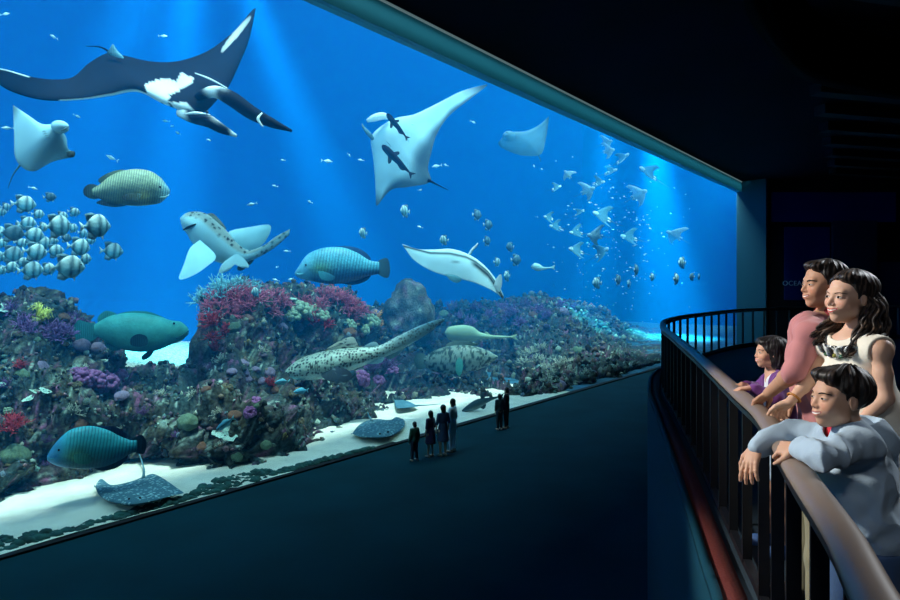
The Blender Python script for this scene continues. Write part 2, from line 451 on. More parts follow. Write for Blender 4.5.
# --- the crust of tiny growths that covers the reef (nobody could count it)
NV = len(P2); w_ = (np.repeat(ss(640, 600, sx), ns)*(1-shelf)*(P2[:, 2] > -.05)); w_ /= w_.sum()
pick = CR.choice(NV, 9000, p=w_)
AV = []; AF = []; AC = []; n0 = 0
pal = np.array([(.5, .62, .52), (.30, .38, .30), (.10, .14, .10), (.22, .10, .20), (.38, .20, .12), (.16, .22, .34), (.03, .05, .05), (.55, .5, .38), (.12, .28, .26), (.40, .12, .18), (.05, .07, .05), (.04, .05, .06)])
for k in pick:
    dist = P2[k, 1]; r = (.035+.09*CR.random()**2.5)*max(.8, dist/22)
    s = np.array([1, 1, .6+.9*CR.random()])*r
    q = I1*s*(1+.5*(CR.random((len(I1), 1))-.5)*2)
    AV.append(q+P2[k]+nn[k]*r*.3); AF.append(F1+n0); n0 += len(I1)
    c = pal[CR.integers(len(pal))]; c = (c*.45+np.array([.10, .14, .12])*.55*(c.sum()/.7))*(.35+1.3*CR.random()**2)*.8*(1-.7*hol[k]); AC.append(np.tile(c, (len(I1), 1)))  # lumps take the same painted shade in the hollow
M_crust = mat('living_crust', rough=.9, attr=True, spec=.2, bump=(25., .6, .03), mix=(30., 4, .5, 1.6))
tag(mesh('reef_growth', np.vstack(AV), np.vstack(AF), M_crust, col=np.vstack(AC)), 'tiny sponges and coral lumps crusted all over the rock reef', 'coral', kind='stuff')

# --- coral colonies
def c_branch(seed, flat=False, n0_=9, th=.045, spread=1.):
    r = np.random.default_rng(seed); parts = []
    def grow(p, d, L, w, lev):
        q = p+d*L*.55+r.normal(0, .04, 3)*L; e = q+(d+r.normal(0, .25, 3))*L*.5
        parts.append(tube([p, q, e], [w, w*.85, w*.55], 6))
        if lev > 0:
            for _ in range(3 if lev > 1 else 2):
                nd = d+r.normal(0, .55*spread, 3)
                if flat: nd[1] *= .25
                nd /= np.linalg.norm(nd); grow(e if r.random() < .6 else q, nd, L*.68, w*.66, lev-1)
    for _ in range(n0_):
        d = r.normal(0, .6*spread, 3)
        if flat: d[1] *= .2
        d[2] = abs(d[2])+.5; d /= np.linalg.norm(d); grow(np.zeros(3), d, .42, th, 2)
    return join(parts)
def c_brain(seed, rid=6.):
    v = I4.copy(); v[:, 2] *= .75; n = 1-np.abs(noise(v, rid, seed))*1.0
    lump = fbm(v, 1.4, 2, seed)*.14
    v = v*(1+.07*(n-.5)+lump)[:, None]; v[:, 2] += .1; return v*.5, F4
def c_knob(seed):
    r = np.random.default_rng(seed); P_ = []
    for _ in range(46):
        d = r.normal(0, 1, 3); d[2] = abs(d[2])*.8; d /= np.linalg.norm(d); s = .09+.06*r.random()
        P_.append((I2*s*np.array([1, 1, 1.1])+d*np.array([.42, .42, .34]), F2))
    P_.append((I2*np.array([.40, .40, .32]), F2)); return join(P_)
def c_table(seed):
    r = np.random.default_rng(seed); V = []; Fc = []; m = 40; R_ = 14
    for side in (0, 1):
        for i in range(R_+1):
            for k in range(m):
                a = 2*math.pi*k/m; ra = i/R_*.55*(1+.16*math.sin(3*a+seed)+.06*math.sin(11*a)+.05*math.sin(17*a))
                V.append([ra*math.cos(a), ra*math.sin(a), .30+.10*(i/R_)**2-(.04 if side else 0)*(1-.5*i/R_)+.012*math.sin(9*a+i)])
    B = (R_+1)*m
    for s in (0, 1):
        for i in range(R_):
            for k in range(m):
                q = (s*B+i*m+k, s*B+(i+1)*m+k, s*B+(i+1)*m+(k+1) % m, s*B+i*m+(k+1) % m); Fc.append(q if not s else q[::-1])
    for k in range(m): Fc.append((R_*m+k, B+R_*m+k, B+R_*m+(k+1) % m, R_*m+(k+1) % m))
    return join([(np.array(V), Fc), tube([(0, 0, -.1), (0, 0, .12), (0, 0, .3)], [.14, .09, .17], 12)])
def c_tube(seed):
    r = np.random.default_rng(seed); parts = []
    for _ in range(7):
        a = r.random()*6.28; o = np.array([math.cos(a), math.sin(a), 0])*.16*r.random(); h = .35+.35*r.random(); l = o*1.6+np.array([0, 0, h])
        w = .06+.03*r.random()
        parts.append(tube([o, (o+l)/2, l, l*.97, l*.6], [w*.8, w*.95, w*1.1, w*.75, w*.6], 12))
    return join(parts)
def c_feather(seed):
    r = np.random.default_rng(seed); parts = []
    for _ in range(16):
        a = r.random()*6.28; e = .3+.35*r.random()
        pts = [np.array([math.cos(a)*x*e, math.sin(a)*x*e, .62*math.sin(x*2.2)*(.8+.3*r.random())]) for x in np.linspace(0, 1, 7)]
        parts.append(tube(pts, [.03, .035, .035, .03, .028, .02, .01], 6))
        for j in range(1, 7):
            for sgn in (-1, 1):
                t = pts[j]-pts[j-1]; sd = np.cross(t, [0, 0, 1]); sd = sd/(np.linalg.norm(sd)+1e-6)
                parts.append(tube([pts[j], pts[j]+sd*sgn*.09+t*.5], [.012, .006], 4))
    return join(parts)
def tipcol(V, a, b, lo=.1, hi=.6):
    k = ss(lo, hi, np.linalg.norm(V, axis=1))[:, None]; return np.array(a)[None]*(1-k)+np.array(b)[None]*k
KINDS = {}
def kind(key, name, adj, vf, a, b, cat='coral'):
    me_o = mesh(name, vf[0], vf[1], M_cor, col=tipcol(vf[0], a, b)); COL.objects.unlink(me_o)
    KINDS[key] = (me_o, name, adj, cat)
M_cor = mat('coral_skin', rough=.85, attr=True, spec=.25, bump=(40., .5, .02), mix=(14., 4, .7, 1.35))
kind('pink', 'soft_coral', 'bushy pink soft coral', c_branch(1, n0_=14, th=.04), (.20, .03, .06), (.58, .13, .20))
kind('red', 'soft_coral', 'deep red bushy soft coral', c_branch(2, n0_=14, th=.045), (.14, .01, .02), (.46, .04, .06))
kind('purple', 'soft_coral', 'purple bushy soft coral', c_branch(3, n0_=14, th=.04), (.09, .03, .13), (.27, .13, .34))
kind('cyan', 'staghorn_coral', 'pale blue staghorn coral', c_branch(4, n0_=12, th=.035, spread=.8), (.08, .26, .30), (.28, .66, .72))
kind('white', 'staghorn_coral', 'pale cream staghorn coral', c_branch(5, n0_=8, th=.045), (.12, .15, .12), (.55, .58, .46))
kind('fan', 'sea_fan', 'flat violet sea fan', c_branch(6, flat=True, n0_=12, th=.03, spread=1.1), (.06, .03, .10), (.20, .10, .28))
kind('orange', 'staghorn_coral', 'small orange branching coral', c_branch(8, n0_=5, th=.03, spread=.7), (.5, .16, .04), (.95, .45, .16))
kind('brain', 'brain_coral', 'round greenish brain coral', c_brain(3), (.05, .09, .06), (.12, .19, .12))
kind('mauve', 'brain_coral', 'smooth mauve brain coral', c_brain(8, 9.), (.12, .09, .15), (.24, .18, .27))
kind('brown', 'brain_coral', 'rusty brown brain coral', c_brain(11, 7.), (.08, .04, .03), (.16, .08, .05))
kind('knob', 'knobbly_coral', 'pale green knobbly coral head', c_knob(3), (.10, .16, .11), (.30, .40, .28))
kind('knobp', 'knobbly_coral', 'purple cauliflower-like coral head', c_knob(4), (.08, .03, .10), (.30, .11, .27))
kind('knobb', 'knobbly_coral', 'dull brown knobbly coral head', c_knob(5), (.04, .04, .03), (.14, .12, .07))
kind('table', 'table_coral', 'pale turquoise table coral', c_table(2), (.14, .28, .24), (.42, .62, .54))
kind('tube', 'tube_sponge', 'cluster of ochre tube sponges', c_tube(2), (.10, .08, .03), (.24, .18, .07), 'sponge')
kind('feather', 'feather_star', 'yellow feather star', c_feather(2), (.5, .45, .05), (.85, .85, .2), 'feather star')
LM = [(138, 330, 'the green grouper'), (95, 448, 'the blue wrasse over the sand'), (140, 487, 'the spotted stingray by the kerb'), (250, 300, 'the tall middle mound'), (360, 352, 'the spotted leopard shark'),
      (407, 300, 'the grey boulder'), (460, 358, 'the mottled grouper'), (35, 320, 'the mound at the frame edge'), (342, 262, 'the humphead wrasse'), (378, 426, 'the broad stingray'), (430, 425, 'the tiny visitors'), (478, 402, 'the guitarfish'),
      (585, 340, 'the far end of the reef'), (155, 355, 'the patch of pale sand shelf'), (225, 425, 'the reef foot with the cave'), (520, 320, 'the back ridge'), (300, 395, 'the two small blue fish')]
used_l = {}
def where(px, py):
    L = sorted(LM, key=lambda q: (q[0]-px)**2+((q[1]-py)*1.2)**2)
    l = L[0]; dx, dy = px-l[0], py-l[1]; r = math.hypot(dx, dy)
    if r < 12: s = 'right behind '
    elif abs(dy) > abs(dx): s = 'above ' if dy < 0 else 'below '
    else: s = 'beside '
    return s+l[2]
def uniq(lab, o, grp, px=0, py=0):     # size or height words keep look-alikes apart; true twins share a group
    cands = [lab]
    for c in cands:
        if c not in used_l: used_l[c] = (o, grp); o['label'] = c; o['group'] = grp; return
    o['label'] = lab; o['group'] = used_l[lab][1]
def put(key, px, py, size, tilt=.5, lab=None):
    h = on_reef(px, py)
    if h is None: return
    p, n = h
    me_o, name, adj, cat = KINDS[key]
    o = me_o.copy(); COL.objects.link(o)
    z = n*tilt+np.array([0, 0, 1.])*(1-tilt*.6); z /= np.linalg.norm(z)
    a = CR.random()*6.28; x = np.array([math.cos(a), math.sin(a), 0]) if key != 'fan' else N*-.3+U
    x = x-z*(x @ z); x /= np.linalg.norm(x); y = np.cross(z, x)
    r = p[1]/F*size          # metres for a size given in pixels
    xform(o, p-z*r*.10, (x, y, z), (r, r, r*(.85+.3*CR.random())))
    sz = 'small ' if size < 12 else ('large ' if size > 24 else '')
    uniq(lab or f"{sz}{adj} {where(px, py)}", o, f"{cat} colonies like the {adj} {where(px, py)}"[:60])
    o['category'] = cat
# the coloured gardens named in the photo
for px, py, s in [(222, 303, 26), (236, 300, 24), (250, 306, 26), (262, 300, 20), (212, 312, 22), (275, 299, 18), (230, 316, 22), (268, 312, 20), (245, 292, 16), (283, 305, 16)]: put('pink', px, py, s)
for px, py, s in [(216, 325, 24), (211, 340, 20), (222, 334, 18), (240, 311, 16), (345, 312, 20), (312, 322, 18), (325, 326, 16), (214, 350, 14), (270, 386, 12), (22, 368, 14), (8, 430, 22), (18, 424, 18)]: put('red', px, py, s)
for px, py, s in [(333, 302, 26), (345, 305, 24), (323, 300, 20), (352, 316, 20), (318, 309, 18), (360, 312, 16), (302, 303, 14)]: put('pink', px, py, s)
for px, py, s in [(205, 305, 22), (213, 299, 26), (222, 293, 24), (232, 290, 20), (242, 289, 16), (252, 290, 16), (208, 320, 16)]: put('cyan', px, py, s)
for px, py, s in [(55, 333, 24), (63, 336, 20), (48, 336, 18), (75, 326, 14), (22, 325, 20), (30, 332, 18), (14, 312, 16)]: put('purple', px, py, s)
for px, py, s in [(84, 376, 20), (95, 379, 24), (107, 380, 24), (118, 376, 20), (78, 372, 14), (102, 386, 16), (112, 388, 14)]: put('knobp', px, py, s)
for px, py, s in [(36, 318, 20), (42, 322, 14)]: put('feather', px, py, s)
for px, py, s in [(300, 308, 24), (312, 312, 22), (292, 314, 18), (322, 315, 16), (370, 322, 20), (362, 330, 16), (350, 325, 14)]: put('knob', px, py, s)
for px, py, s in [(375, 322, 16), (379, 330, 12), (381, 340, 10)]: put('orange', px, py, s)
for px, py, s in [(35, 392, 10), (44, 393, 10), (30, 401, 10), (4, 385, 12), (3, 312, 20), (290, 302, 12), (226, 434, 22)]: put('table', px, py, s)
for px, py, s in [(243, 363, 12), (232, 371, 10), (244, 372, 12), (247, 379, 12), (256, 369, 9), (270, 372, 11), (262, 381, 10), (188, 421, 20), (120, 335, 14), (82, 345, 16), (98, 348, 16), (60, 450, 22), (15, 455, 26)]: put('mauve' if py < 390 else 'brain', px, py, s)
for px, py, s in [(372, 372, 22), (385, 368, 20), (393, 372, 16), (362, 378, 18), (378, 380, 14), (255, 402, 16), (250, 412, 14), (366, 366, 12)]: put('fan' if s > 18 else 'knobp', px, py, s)
for px, py, s in [(530, 355, 14), (537, 362, 14), (545, 370, 12), (552, 376, 12), (524, 364, 12), (560, 366, 12), (541, 349, 10), (570, 372, 10), (548, 385, 14), (585, 375, 9)]: put('white', px, py, s)
for px, py, s in [(460, 320, 14), (475, 312, 16), (488, 318, 14), (500, 311, 16), (512, 316, 16), (525, 308, 14), (538, 312, 16), (470, 326, 14), (520, 325, 14), (548, 318, 12), (495, 328, 12), (455, 310, 12), (560, 306, 12), (575, 310, 10)]: put('fan' if px % 2 else 'purple', px, py, s)
# the rest of the slope, thinly
keys = ['knobb', 'knobb', 'brain', 'brown', 'mauve', 'white', 'brain', 'fan', 'knobb', 'tube', 'knobb', 'knob', 'fan', 'white', 'knobb', 'brown']
pts = []
tries = 0
while len(pts) < 90 and tries < 4000:
    tries += 1
    x = CR.uniform(-10, 600); y = CR.uniform(300, 490)
    if min([math.hypot(x-a, y-b) for a, b in pts] or [99]) < 13: continue
    h = on_reef(x, y)
    if h is None or h[0][2] < .25: continue
    if 100 < x < 210 and y < 378: continue
    if 345 < x < 545 and 325 < y and CR.random() < .75: continue
    pts.append((x, y)); put(keys[CR.integers(len(keys))], x, y, CR.uniform(6, 14))
# the grey boulder behind the leopard shark
b0 = pd(408, 314, 13); s = b0[1]/F*26
v = I4*np.array([1.0, .9, 1.25]); v = v*(1+.22*fbm(v, 1.1, 4, 3)+.05*fbm(v, 5., 3, 8))[:, None]*s
v = v+b0
bc = crust(v, 5)*1.1+np.array([.08, .09, .10])[None]*(ss(-.2, .4, fbm(v, 2.2, 4, 77)))[:, None]
from_ = mesh('reef_boulder', v, F4, mat('boulder_rock', rough=.9, attr=True, bump=(8., .9, .06), mix=(10., 5, .4, 2.)), col=bc)
tag(from_, 'big rounded speckled grey boulder standing up behind the leopard shark', 'boulder')
# dark pebbly kerb along the foot of the glass
AV = []; AF = []; n0 = 0
for t in np.arange(-14, 10.5, .09):
    bw = (.35+.55*ss(-.3, .5, fbm(np.array([[t, 0, 0]]), .35, 3, 6))[0])*ss(11, 6, t)
    for _ in range(6):
        s = (.04+.10*CR.random()**2); q = I1*np.array([s*1.3, s, s*.8])*(1+.3*(CR.random((len(I1), 1))-.5))
        AV.append(q+g2w(t+CR.normal()*.1, .22+CR.random()*bw, .02+.05*CR.random())); AF.append(F1+n0); n0 += len(I1)
tag(mesh('pebbles', np.vstack(AV), np.vstack(AF), mat('dark_pebble', (.02, .09, .08), .9, mix=(3., 3, .4, 1.5))), 'dark pebble bank running along the foot of the glass', 'pebbles', kind='stuff')
M_skin = mat('fish_skin', rough=.5, attr=True, spec=.4, bump=(9., .25, .03, 'voronoi'), mix=(3., 4, .85, 1.15))
M_smooth = mat('ray_skin', rough=.75, attr=True, spec=.12, mix=(1.2, 5, .88, 1.1))
M_fin = mat('fin_skin', rough=.55, attr=True, spec=.3, bump=(6., .4, .02, 'wave'))
M_eye = mat('fish_eye', (.01, .01, .012), .15)
M_dark = mat('dark_fish_skin', (.012, .02, .03), .6)
def body(view, st, colf, name, parent, n=150, m=36, ex=1., mt=None):
    st = np.array([list(r)+[0]*(6-len(r)) for r in st], float); st = spline(st, n)
    sc = view.scale(); V = []; S = []; Q = []; PX = []
    for i, (tx, ty, bx, by, hw, w) in enumerate(st):
        Tt = view(tx, ty, w); Bb = view(bx, by, w); c = (Tt+Bb)/2; a = (Tt-Bb)/2
        for k in range(m):
            q = 2*math.pi*k/m; cs, sn = math.cos(q), math.sin(q)
            V.append(c+a*cs+view.K*(max(hw, .1)*sc*math.copysign(abs(sn)**ex, sn)))
            S.append(i/(n-1)); Q.append(cs); PX.append(((tx+bx)/2+(tx-bx)/2*cs, (ty+by)/2+(ty-by)/2*cs))
    Fc = [(i*m+k, i*m+(k+1) % m, (i+1)*m+(k+1) % m, (i+1)*m+k) for i in range(n-1) for k in range(m)]
    Fc.append(tuple(range(m))[::-1]); Fc.append(tuple((n-1)*m+k for k in range(m)))
    V = np.array(V); PX = np.array(PX)
    return mesh(name, V, Fc, mt or M_skin, parent, colf(np.array(S), np.array(Q), PX[:, 0], PX[:, 1], V))
def sharp(o, test):
    for e_ in o.data.edges:
        a, b = e_.vertices
        if test(a, b): e_.use_edge_sharp = True
def fin(view, pts, c1, c2=None, name='fin', parent=None, w=0., wk=0., th=.03, sm=True, spots=None, mt=None):
    pts = np.array(pts, float)
    if sm:
        q = np.vstack([pts, pts[:1]]); q = spline(q, len(pts)*4)[:-1]
    else: q = pts
    c0 = pts[0]; ln = np.linalg.norm(pts-c0, axis=1).max()
    r = np.linalg.norm(q-c0, axis=1)/ln; cen = q.mean(0); n = len(q)
    # rings shrink to the middle so the sheet has a belly
    V = []; C = []; Fc = []; R_ = 4
    c2 = c1 if c2 is None else c2
    for side in (1, -1):
        for j in range(R_+1):
            f = 1-j/R_*.98
            for k in range(n):
                p = cen+(q[k]-cen)*f; rr = np.linalg.norm(p-c0)/ln
                V.append(view(p[0], p[1], w+wk*rr+side*th*.5*(1-f**3)))
                C.append(np.array(c1)*(1-rr)+np.array(c2)*rr)
    B = (R_+1)*n
    for s in (0, 1):
        for j in range(R_):
            for k in range(n):
                a = (s*B+j*n+k, s*B+j*n+(k+1) % n, s*B+(j+1)*n+(k+1) % n, s*B+(j+1)*n+k); Fc.append(a if s else a[::-1])
        Fc.append(tuple(s*B+R_*n+k for k in range(n)))
    for k in range(n): Fc.append((k, (k+1) % n, B+(k+1) % n, B+k))
    V = np.array(V); C = np.array(C)
    if spots: C = spots(V, C)
    o = mesh(name, V, Fc, mt or M_fin, parent, C)
    sharp(o, lambda a, b: (a < n and b < n) or (B <= a < B+n and B <= b < B+n)); return o
def eye(view, px, py, r, w, parent, name='eye', m=None):
    v = I2*r*view.scale()+view(px, py, w*view.scale()); return mesh(name, v, F2, m or M_eye, parent)
def spotty(V, C, dark, sc_, thr=.32, seed=3):       # round spots: jittered cells
    Pq = V*sc_; i = np.floor(Pq).astype(int); best = np.full(len(V), 9.)
    for dx in (-1, 0, 1):
        for dy in (-1, 0, 1):
            for dz in (-1, 0, 1):
                j = i+np.array([dx, dy, dz])
                o = np.stack([_h(j[:, 0], j[:, 1], j[:, 2], seed+k) for k in range(3)], 1)*.7+.15
                best = np.minimum(best, np.linalg.norm(Pq-(j+o), axis=1))
    m = ss(thr, thr-.12, best)[:, None]; return C*(1-m)+np.array(dark)[None]*m
def wing(view, st, name, parent, colf, n=72, m=26, th=.3, mt=None, fine=1):
    """stations: lead px,py,w  trail px,py,w  thickness factor; the near face is side 0"""
    st = spline(np.array(st, float), n*fine); V = []; S = []; Cc = []; Sd = []; PX = []; n = n*fine
    for side in (0, 1):
        for i, (ax, ay, aw, bx, by, bw, t) in enumerate(st):
            for k in range(m):
                v = k/(m-1); x = ax+(bx-ax)*v; y = ay+(by-ay)*v
                pr = (math.sin(math.pi*min(1, v**.6))**.8 if 0 < v < 1 else 0)*(1-.35*v)
                p = view(x, y, aw+(bw-aw)*v+(-1 if side == 0 else 1)*th*max(t, 0)*pr)
                V.append(p); S.append(i/(n-1)); Cc.append(v); Sd.append(side); PX.append((x, y))
    B = n*m; Fc = []
    for s in (0, 1):
        for i in range(n-1):
            for k in range(m-1):
                a = (s*B+i*m+k, s*B+i*m+k+1, s*B+(i+1)*m+k+1, s*B+(i+1)*m+k); Fc.append(a if s == 0 else a[::-1])
    for i in range(n-1):
        for k in (0, m-1):
            a = (i*m+k, (i+1)*m+k, B+(i+1)*m+k, B+i*m+k); Fc.append(a if k == 0 else a[::-1])
    V = np.array(V); PX = np.array(PX)
    o = mesh(name, V, Fc, mt or M_smooth, parent, colf(np.array(S), np.array(Cc), np.array(Sd), PX[:, 0], PX[:, 1], V))
    rim = lambda a: a % m in (0, m-1)
    sharp(o, lambda a, b: rim(a) and rim(b)); return o
def mixc(a, b, k): return np.asarray(a)*(1-k[:, None])+np.asarray(b)*k[:, None]
def inpoly(x, y, poly):
    r = np.zeros(len(x), bool); n = len(poly)
    for i in range(n):
        x1, y1 = poly[i]; x2, y2 = poly[(i+1) % n]
        c = ((y1 > y) != (y2 > y)) & (x < (x2-x1)*(y-y1)/(y2-y1+1e-9)+x1); r ^= c
    return r
def ptube(view, pts, name, parent, c, m=10, flat=None, mt=None, tint=None):
    """px polyline with radii in px: (px,py,w,r)"""
    q = spline(np.array(pts, float), len(pts)*5); V, Fc = tube([view(a, b, w) for a, b, w, r in q], [max(r, .05)*view.scale() for *_, r in q], m)
    C = np.tile(np.array(c, float), (len(V), 1))
    if tint: C = tint(V, C, np.repeat(q[:, 0], m), np.repeat(q[:, 1], m))
    return mesh(name, V, Fc, mt or M_smooth, parent, C)
BLK = (.003, .006, .016); WHT = (.82, .88, .86)
# ---- giant manta over the glass
v = View(150, 80, d=6)
r = empty('manta_ray', v.o, 'huge black-backed manta ray with white shoulder patches gliding at the top of the tank', 'manta ray')
def cf(s, c, sd, x, y, V):
    C = np.tile(np.array(BLK), (len(s), 1)); C[sd == 1] = WHT
    jx = x+noise(V, 1.5, 3)*3.5; jy = y+noise(V, 1.5, 8)*3
    f = sd == 0
    w1 = inpoly(jx, jy, [(147, 84), (158, 79), (166, 77), (178, 79), (181, 71), (195, 78), (190, 84), (181, 91), (172, 96), (169, 106), (150, 96)])
    w2 = inpoly(jx, jy, [(171, 103), (186, 103), (194, 110), (204, 113), (198, 120), (180, 116)])
    C[f & (w1 | w2)] = WHT
    k = np.exp(-((x-236)/16.)**2-((y-(34-(x-236)*1.15))/5.)**2); C = np.where((f & (k > .4))[:, None], mixc(C, WHT, np.clip(k*1.2, 0, 1)), C)
    e = f & (c < .05) & (x < 150) & (x > 60); C[e] = WHT
    e = f & (c > .93) & (x < 30); C[e] = (.7, .85, .85)
    k = (ss(.0, .5, c)*ss(1., .5, c)*.004)[:, None]; C[f] = (C+k*np.array([.2, .9, 2.2]))[f]
    return C
wing(v, [(-16, 72, -2.2, -16, 66, -2.2, .03), (8, 90, -1.7, 8, 70, -1.7, .12), (42, 100, -1.2, 38, 78, -1.0, .25), (78, 100, -.8, 70, 78, -.4, .45), (110, 96, -.5, 89, 63, .1, .8), (138, 92, -.3, 108, 53, .3, 1.2),
 (166, 105, -.3, 126, 56, .4, 1.5), (200, 114, -.3, 148, 61, .4, 1.5), (222, 94, -.1, 170, 62, .5, 1.2), (229, 86, .2, 190, 58, .6, .7), (239, 65, .6, 211, 49, .8, .4), (249, 40, 1., 234, 31, 1.1, .2), (256, 8, 1.6, 253, 9, 1.6, .03)],
 'body', r, cf, th=.42, fine=2)
def lt(a, b, c2, c1=BLK):
    def f(V, C, x, y):
        k = ss(.25, .5, noise(V, 1.4, 5)*.5+.5-.15+.3*np.exp(-((x-a)/8.)**2)-.25*ss(b-2, b+6, x)); return mixc(C, c2, k*ss(b+4, b-8, x))
    return f
ptube(v, [(196, 98, -.5, 3), (204, 94, -.8, 5), (216, 92, -1., 6), (232, 99, -1.1, 7.5), (252, 113, -1.1, 7), (272, 123, -1., 5), (292, 131, -1., 1.2)], 'cephalic_fin', r, BLK, tint=lt(214, 225, WHT))
ptube(v, [(262, 113, -1.35, .6), (258, 119, -1.38, 1.4), (263, 127, -1.32, .5)], 'white_band', r, WHT)
ptube(v, [(180, 112, -.4, 5), (192, 117, -.7, 6), (208, 121, -.9, 6.5), (222, 129, -.9, 5), (237, 136, -.9, 1.5)], 'cephalic_fin', r, BLK, tint=lt(236, 300, WHT))
ptube(v, [(195, 73, -.45, .5), (210, 79, -.6, 1.), (227, 88, -.4, .5)], 'gill_line', r, WHT)
ptube(v, [(185, 114, -1.1, .6), (196, 113, -1.2, 1.4), (210, 115, -1.2, .6)], 'mouth_edge', r, WHT)
fin(v, [(106, 54), (110, 48), (113, 44), (117, 50), (124, 58), (116, 57)], BLK, (.2, .5, .6), 'dorsal_fin', r, w=.0, wk=-.1, th=.1)
ptube(v, [(110, 52, .3, 1.2), (100, 47, .8, .8), (86, 46, 1.6, .3)], 'tail', r, BLK)
eye(v, 207, 112, 1.6, -38, r)
# ---- pale-bellied manta with two remoras
v = View(415, 145, d=6)
r = empty('manta_ray', v.o, 'white-bellied manta ray banking with two dark remoras across its belly', 'manta ray')
def cf(s, c, sd, x, y, V):
    C = np.tile(np.array((.52, .78, .83)), (len(s), 1)); C[sd == 1] = BLK
    f = sd == 0; k = ss(.62, .95, c+noise(V, 1.2, 2)*.12)*.9; k = np.maximum(k, ss(.84, 1., 1-s)*.95); k = np.maximum(k, ss(.9, 1., s)*.9)
    C2 = mixc(C, (.03, .06, .09), k); kk = np.exp(-((x-421)/10.)**2-((y-163)/16.)**2); C2 = mixc(C2, (.05, .09, .12), kk*.85); C[f] = C2[f]; return C
wing(v, [(487, 84, 1.2, 487, 86, 1.2, .03), (462, 91, .7, 470, 99, .7, .12), (440, 102, .4, 449, 116, .5, .3), (415, 114, .1, 437, 134, .3, .7), (396, 118, -.1, 432, 150, .2, 1.2), (380, 127, -.2, 428, 168, .2, 1.4),
 (371, 138, -.2, 430, 182, .2, 1.1), (373, 158, -.1, 408, 187, .1, .6), (375, 180, .1, 391, 190, .2, .25), (376, 205, .3, 377, 206, .3, .03)], 'body', r, cf, th=.3)
ptube(v, [(388, 117, -.3, 2.5), (382, 116, -.6, 3.6), (374, 118, -.8, 3.6), (367, 121, -.9, 1.5)], 'cephalic_fin', r, (.7, .85, .85))
ptube(v, [(373, 139, -.3, 1.8), (369, 134, -.5, 2.2), (364, 128, -.5, 1.4), (362, 124, -.4, .6)], 'cephalic_fin', r, (.12, .25, .3))
ptube(v, [(428, 180, 0, 1.6), (436, 184, .2, .8), (448, 190, .5, .3)], 'tail', r, BLK)
for g in ((386, 141), (388, 146), (401, 132), (404, 136)): ptube(v, [(g[0], g[1], -.62, .2), (g[0]+3, g[1]+3, -.64, .45), (g[0]+5, g[1]+6, -.6, .2)], 'gill_slit', r, (.2, .35, .4))
def remora(px, py, d, L, ang, lab):
    vw = View(px, py, d=d); e = empty('remora', vw.o, lab, 'remora', 'remoras riding the pale manta')
    c, s = math.cos(ang), math.sin(ang)
    def q(x, y): return px+L*(x*c-y*s), py+L*(x*s+y*c)
    st = [(*q(x, -h), *q(x, h), L*h*.9) for x, h in ((-.5, .02), (-.42, .07), (-.25, .085), (0, .075), (.25, .045), (.38, .025), (.42, .02))]
    body(vw, st, lambda S, Q, x, y, V: mixc(np.tile(np.array(BLK), (len(S), 1)), (.02, .05, .07), ss(-.2, -1, Q)), 'body', e, 24, 12, mt=M_smooth)
    fin(vw, [q(.38, 0), q(.55, -.09), q(.5, 0), q(.55, .09)], BLK, None, 'tail_fin', e, th=.02)
    fin(vw, [q(-.25, .06), q(-.1, .2), q(-.06, .15), q(-.12, .06)], BLK, None, 'pectoral_fin', e, th=.02)
    fin(vw, [q(-.2, -.06), q(-.12, -.17), q(-.06, -.14), q(-.1, -.06)], BLK, None, 'pectoral_fin', e, th=.02)
    fin(vw, [q(.05, .06), q(.22, .1), q(.3, .03)], BLK, None, 'anal_fin', e, th=.02)
remora(397, 126, 5.35, 32, math.radians(50), 'dark slim remora near the head lobes of the pale manta')
remora(397, 160, 5.3, 42, math.radians(45), 'larger dark remora across the middle of the pale manta belly')
# ---- third manta, edge on
v = View(455, 268, d=5)
r = empty('manta_ray', v.o, 'white manta ray seen from below with a black stripe down its back edge', 'manta ray')
def cf(s, c, sd, x, y, V):
    C = np.tile(np.array((.56, .80, .85)), (len(s), 1)); C[sd == 1] = (.02, .04, .05)
    f = sd == 0; yt = np.interp(x, [403, 430, 450, 466, 476, 488, 498, 503], [246, 253, 253.5, 257, 262, 272, 286, 297]); k = np.exp(-((y-yt)/1.3)**2)
    k = np.maximum(k, np.exp(-((y-yt-3)/3.)**2)*ss(468, 476, x)); k = np.maximum(k, np.exp(-((x-456)/4.)**2-((y-262)/1.2)**2)*.7); C[f] = mixc(C, (.01, .02, .02), k)[f]
    e = f & (c > .97); C[e] = (.1, .3, .35); return C
wing(v, [(402, 244, -.8, 404, 247, -.8, .03), (418, 249, -.5, 415, 261, -.7, .3), (435, 249.5, -.2, 434, 272, -.6, .8), (452, 249, 0, 455, 278, -.5, 1.2), (470, 255, .1, 472, 282, -.4, 1.), (485, 266, .3, 485, 287, -.2, .5), (497, 281, .5, 496, 293, .2, .2), (504, 297, .7, 503, 299, .7, .03)],
 'body', r, cf, th=.3)
ptube(v, [(468, 257, .1, 1.6), (472, 250, .1, 1.4), (476, 246, .1, 1.1), (478, 243, .1, .4)], 'tail', r, (.6, .75, .75))
fin(v, [(494, 285), (496, 279), (501, 274), (502, 284), (499, 292)], (.75, .85, .85), (.4, .6, .65), 'wing_tip', r, w=.2, th=.05)
fin(v, [(445, 274), (450, 280), (457, 283), (462, 279), (455, 275)], (.2, .45, .5), (.1, .3, .35), 'pelvic_fin', r, w=-.9, th=.05)
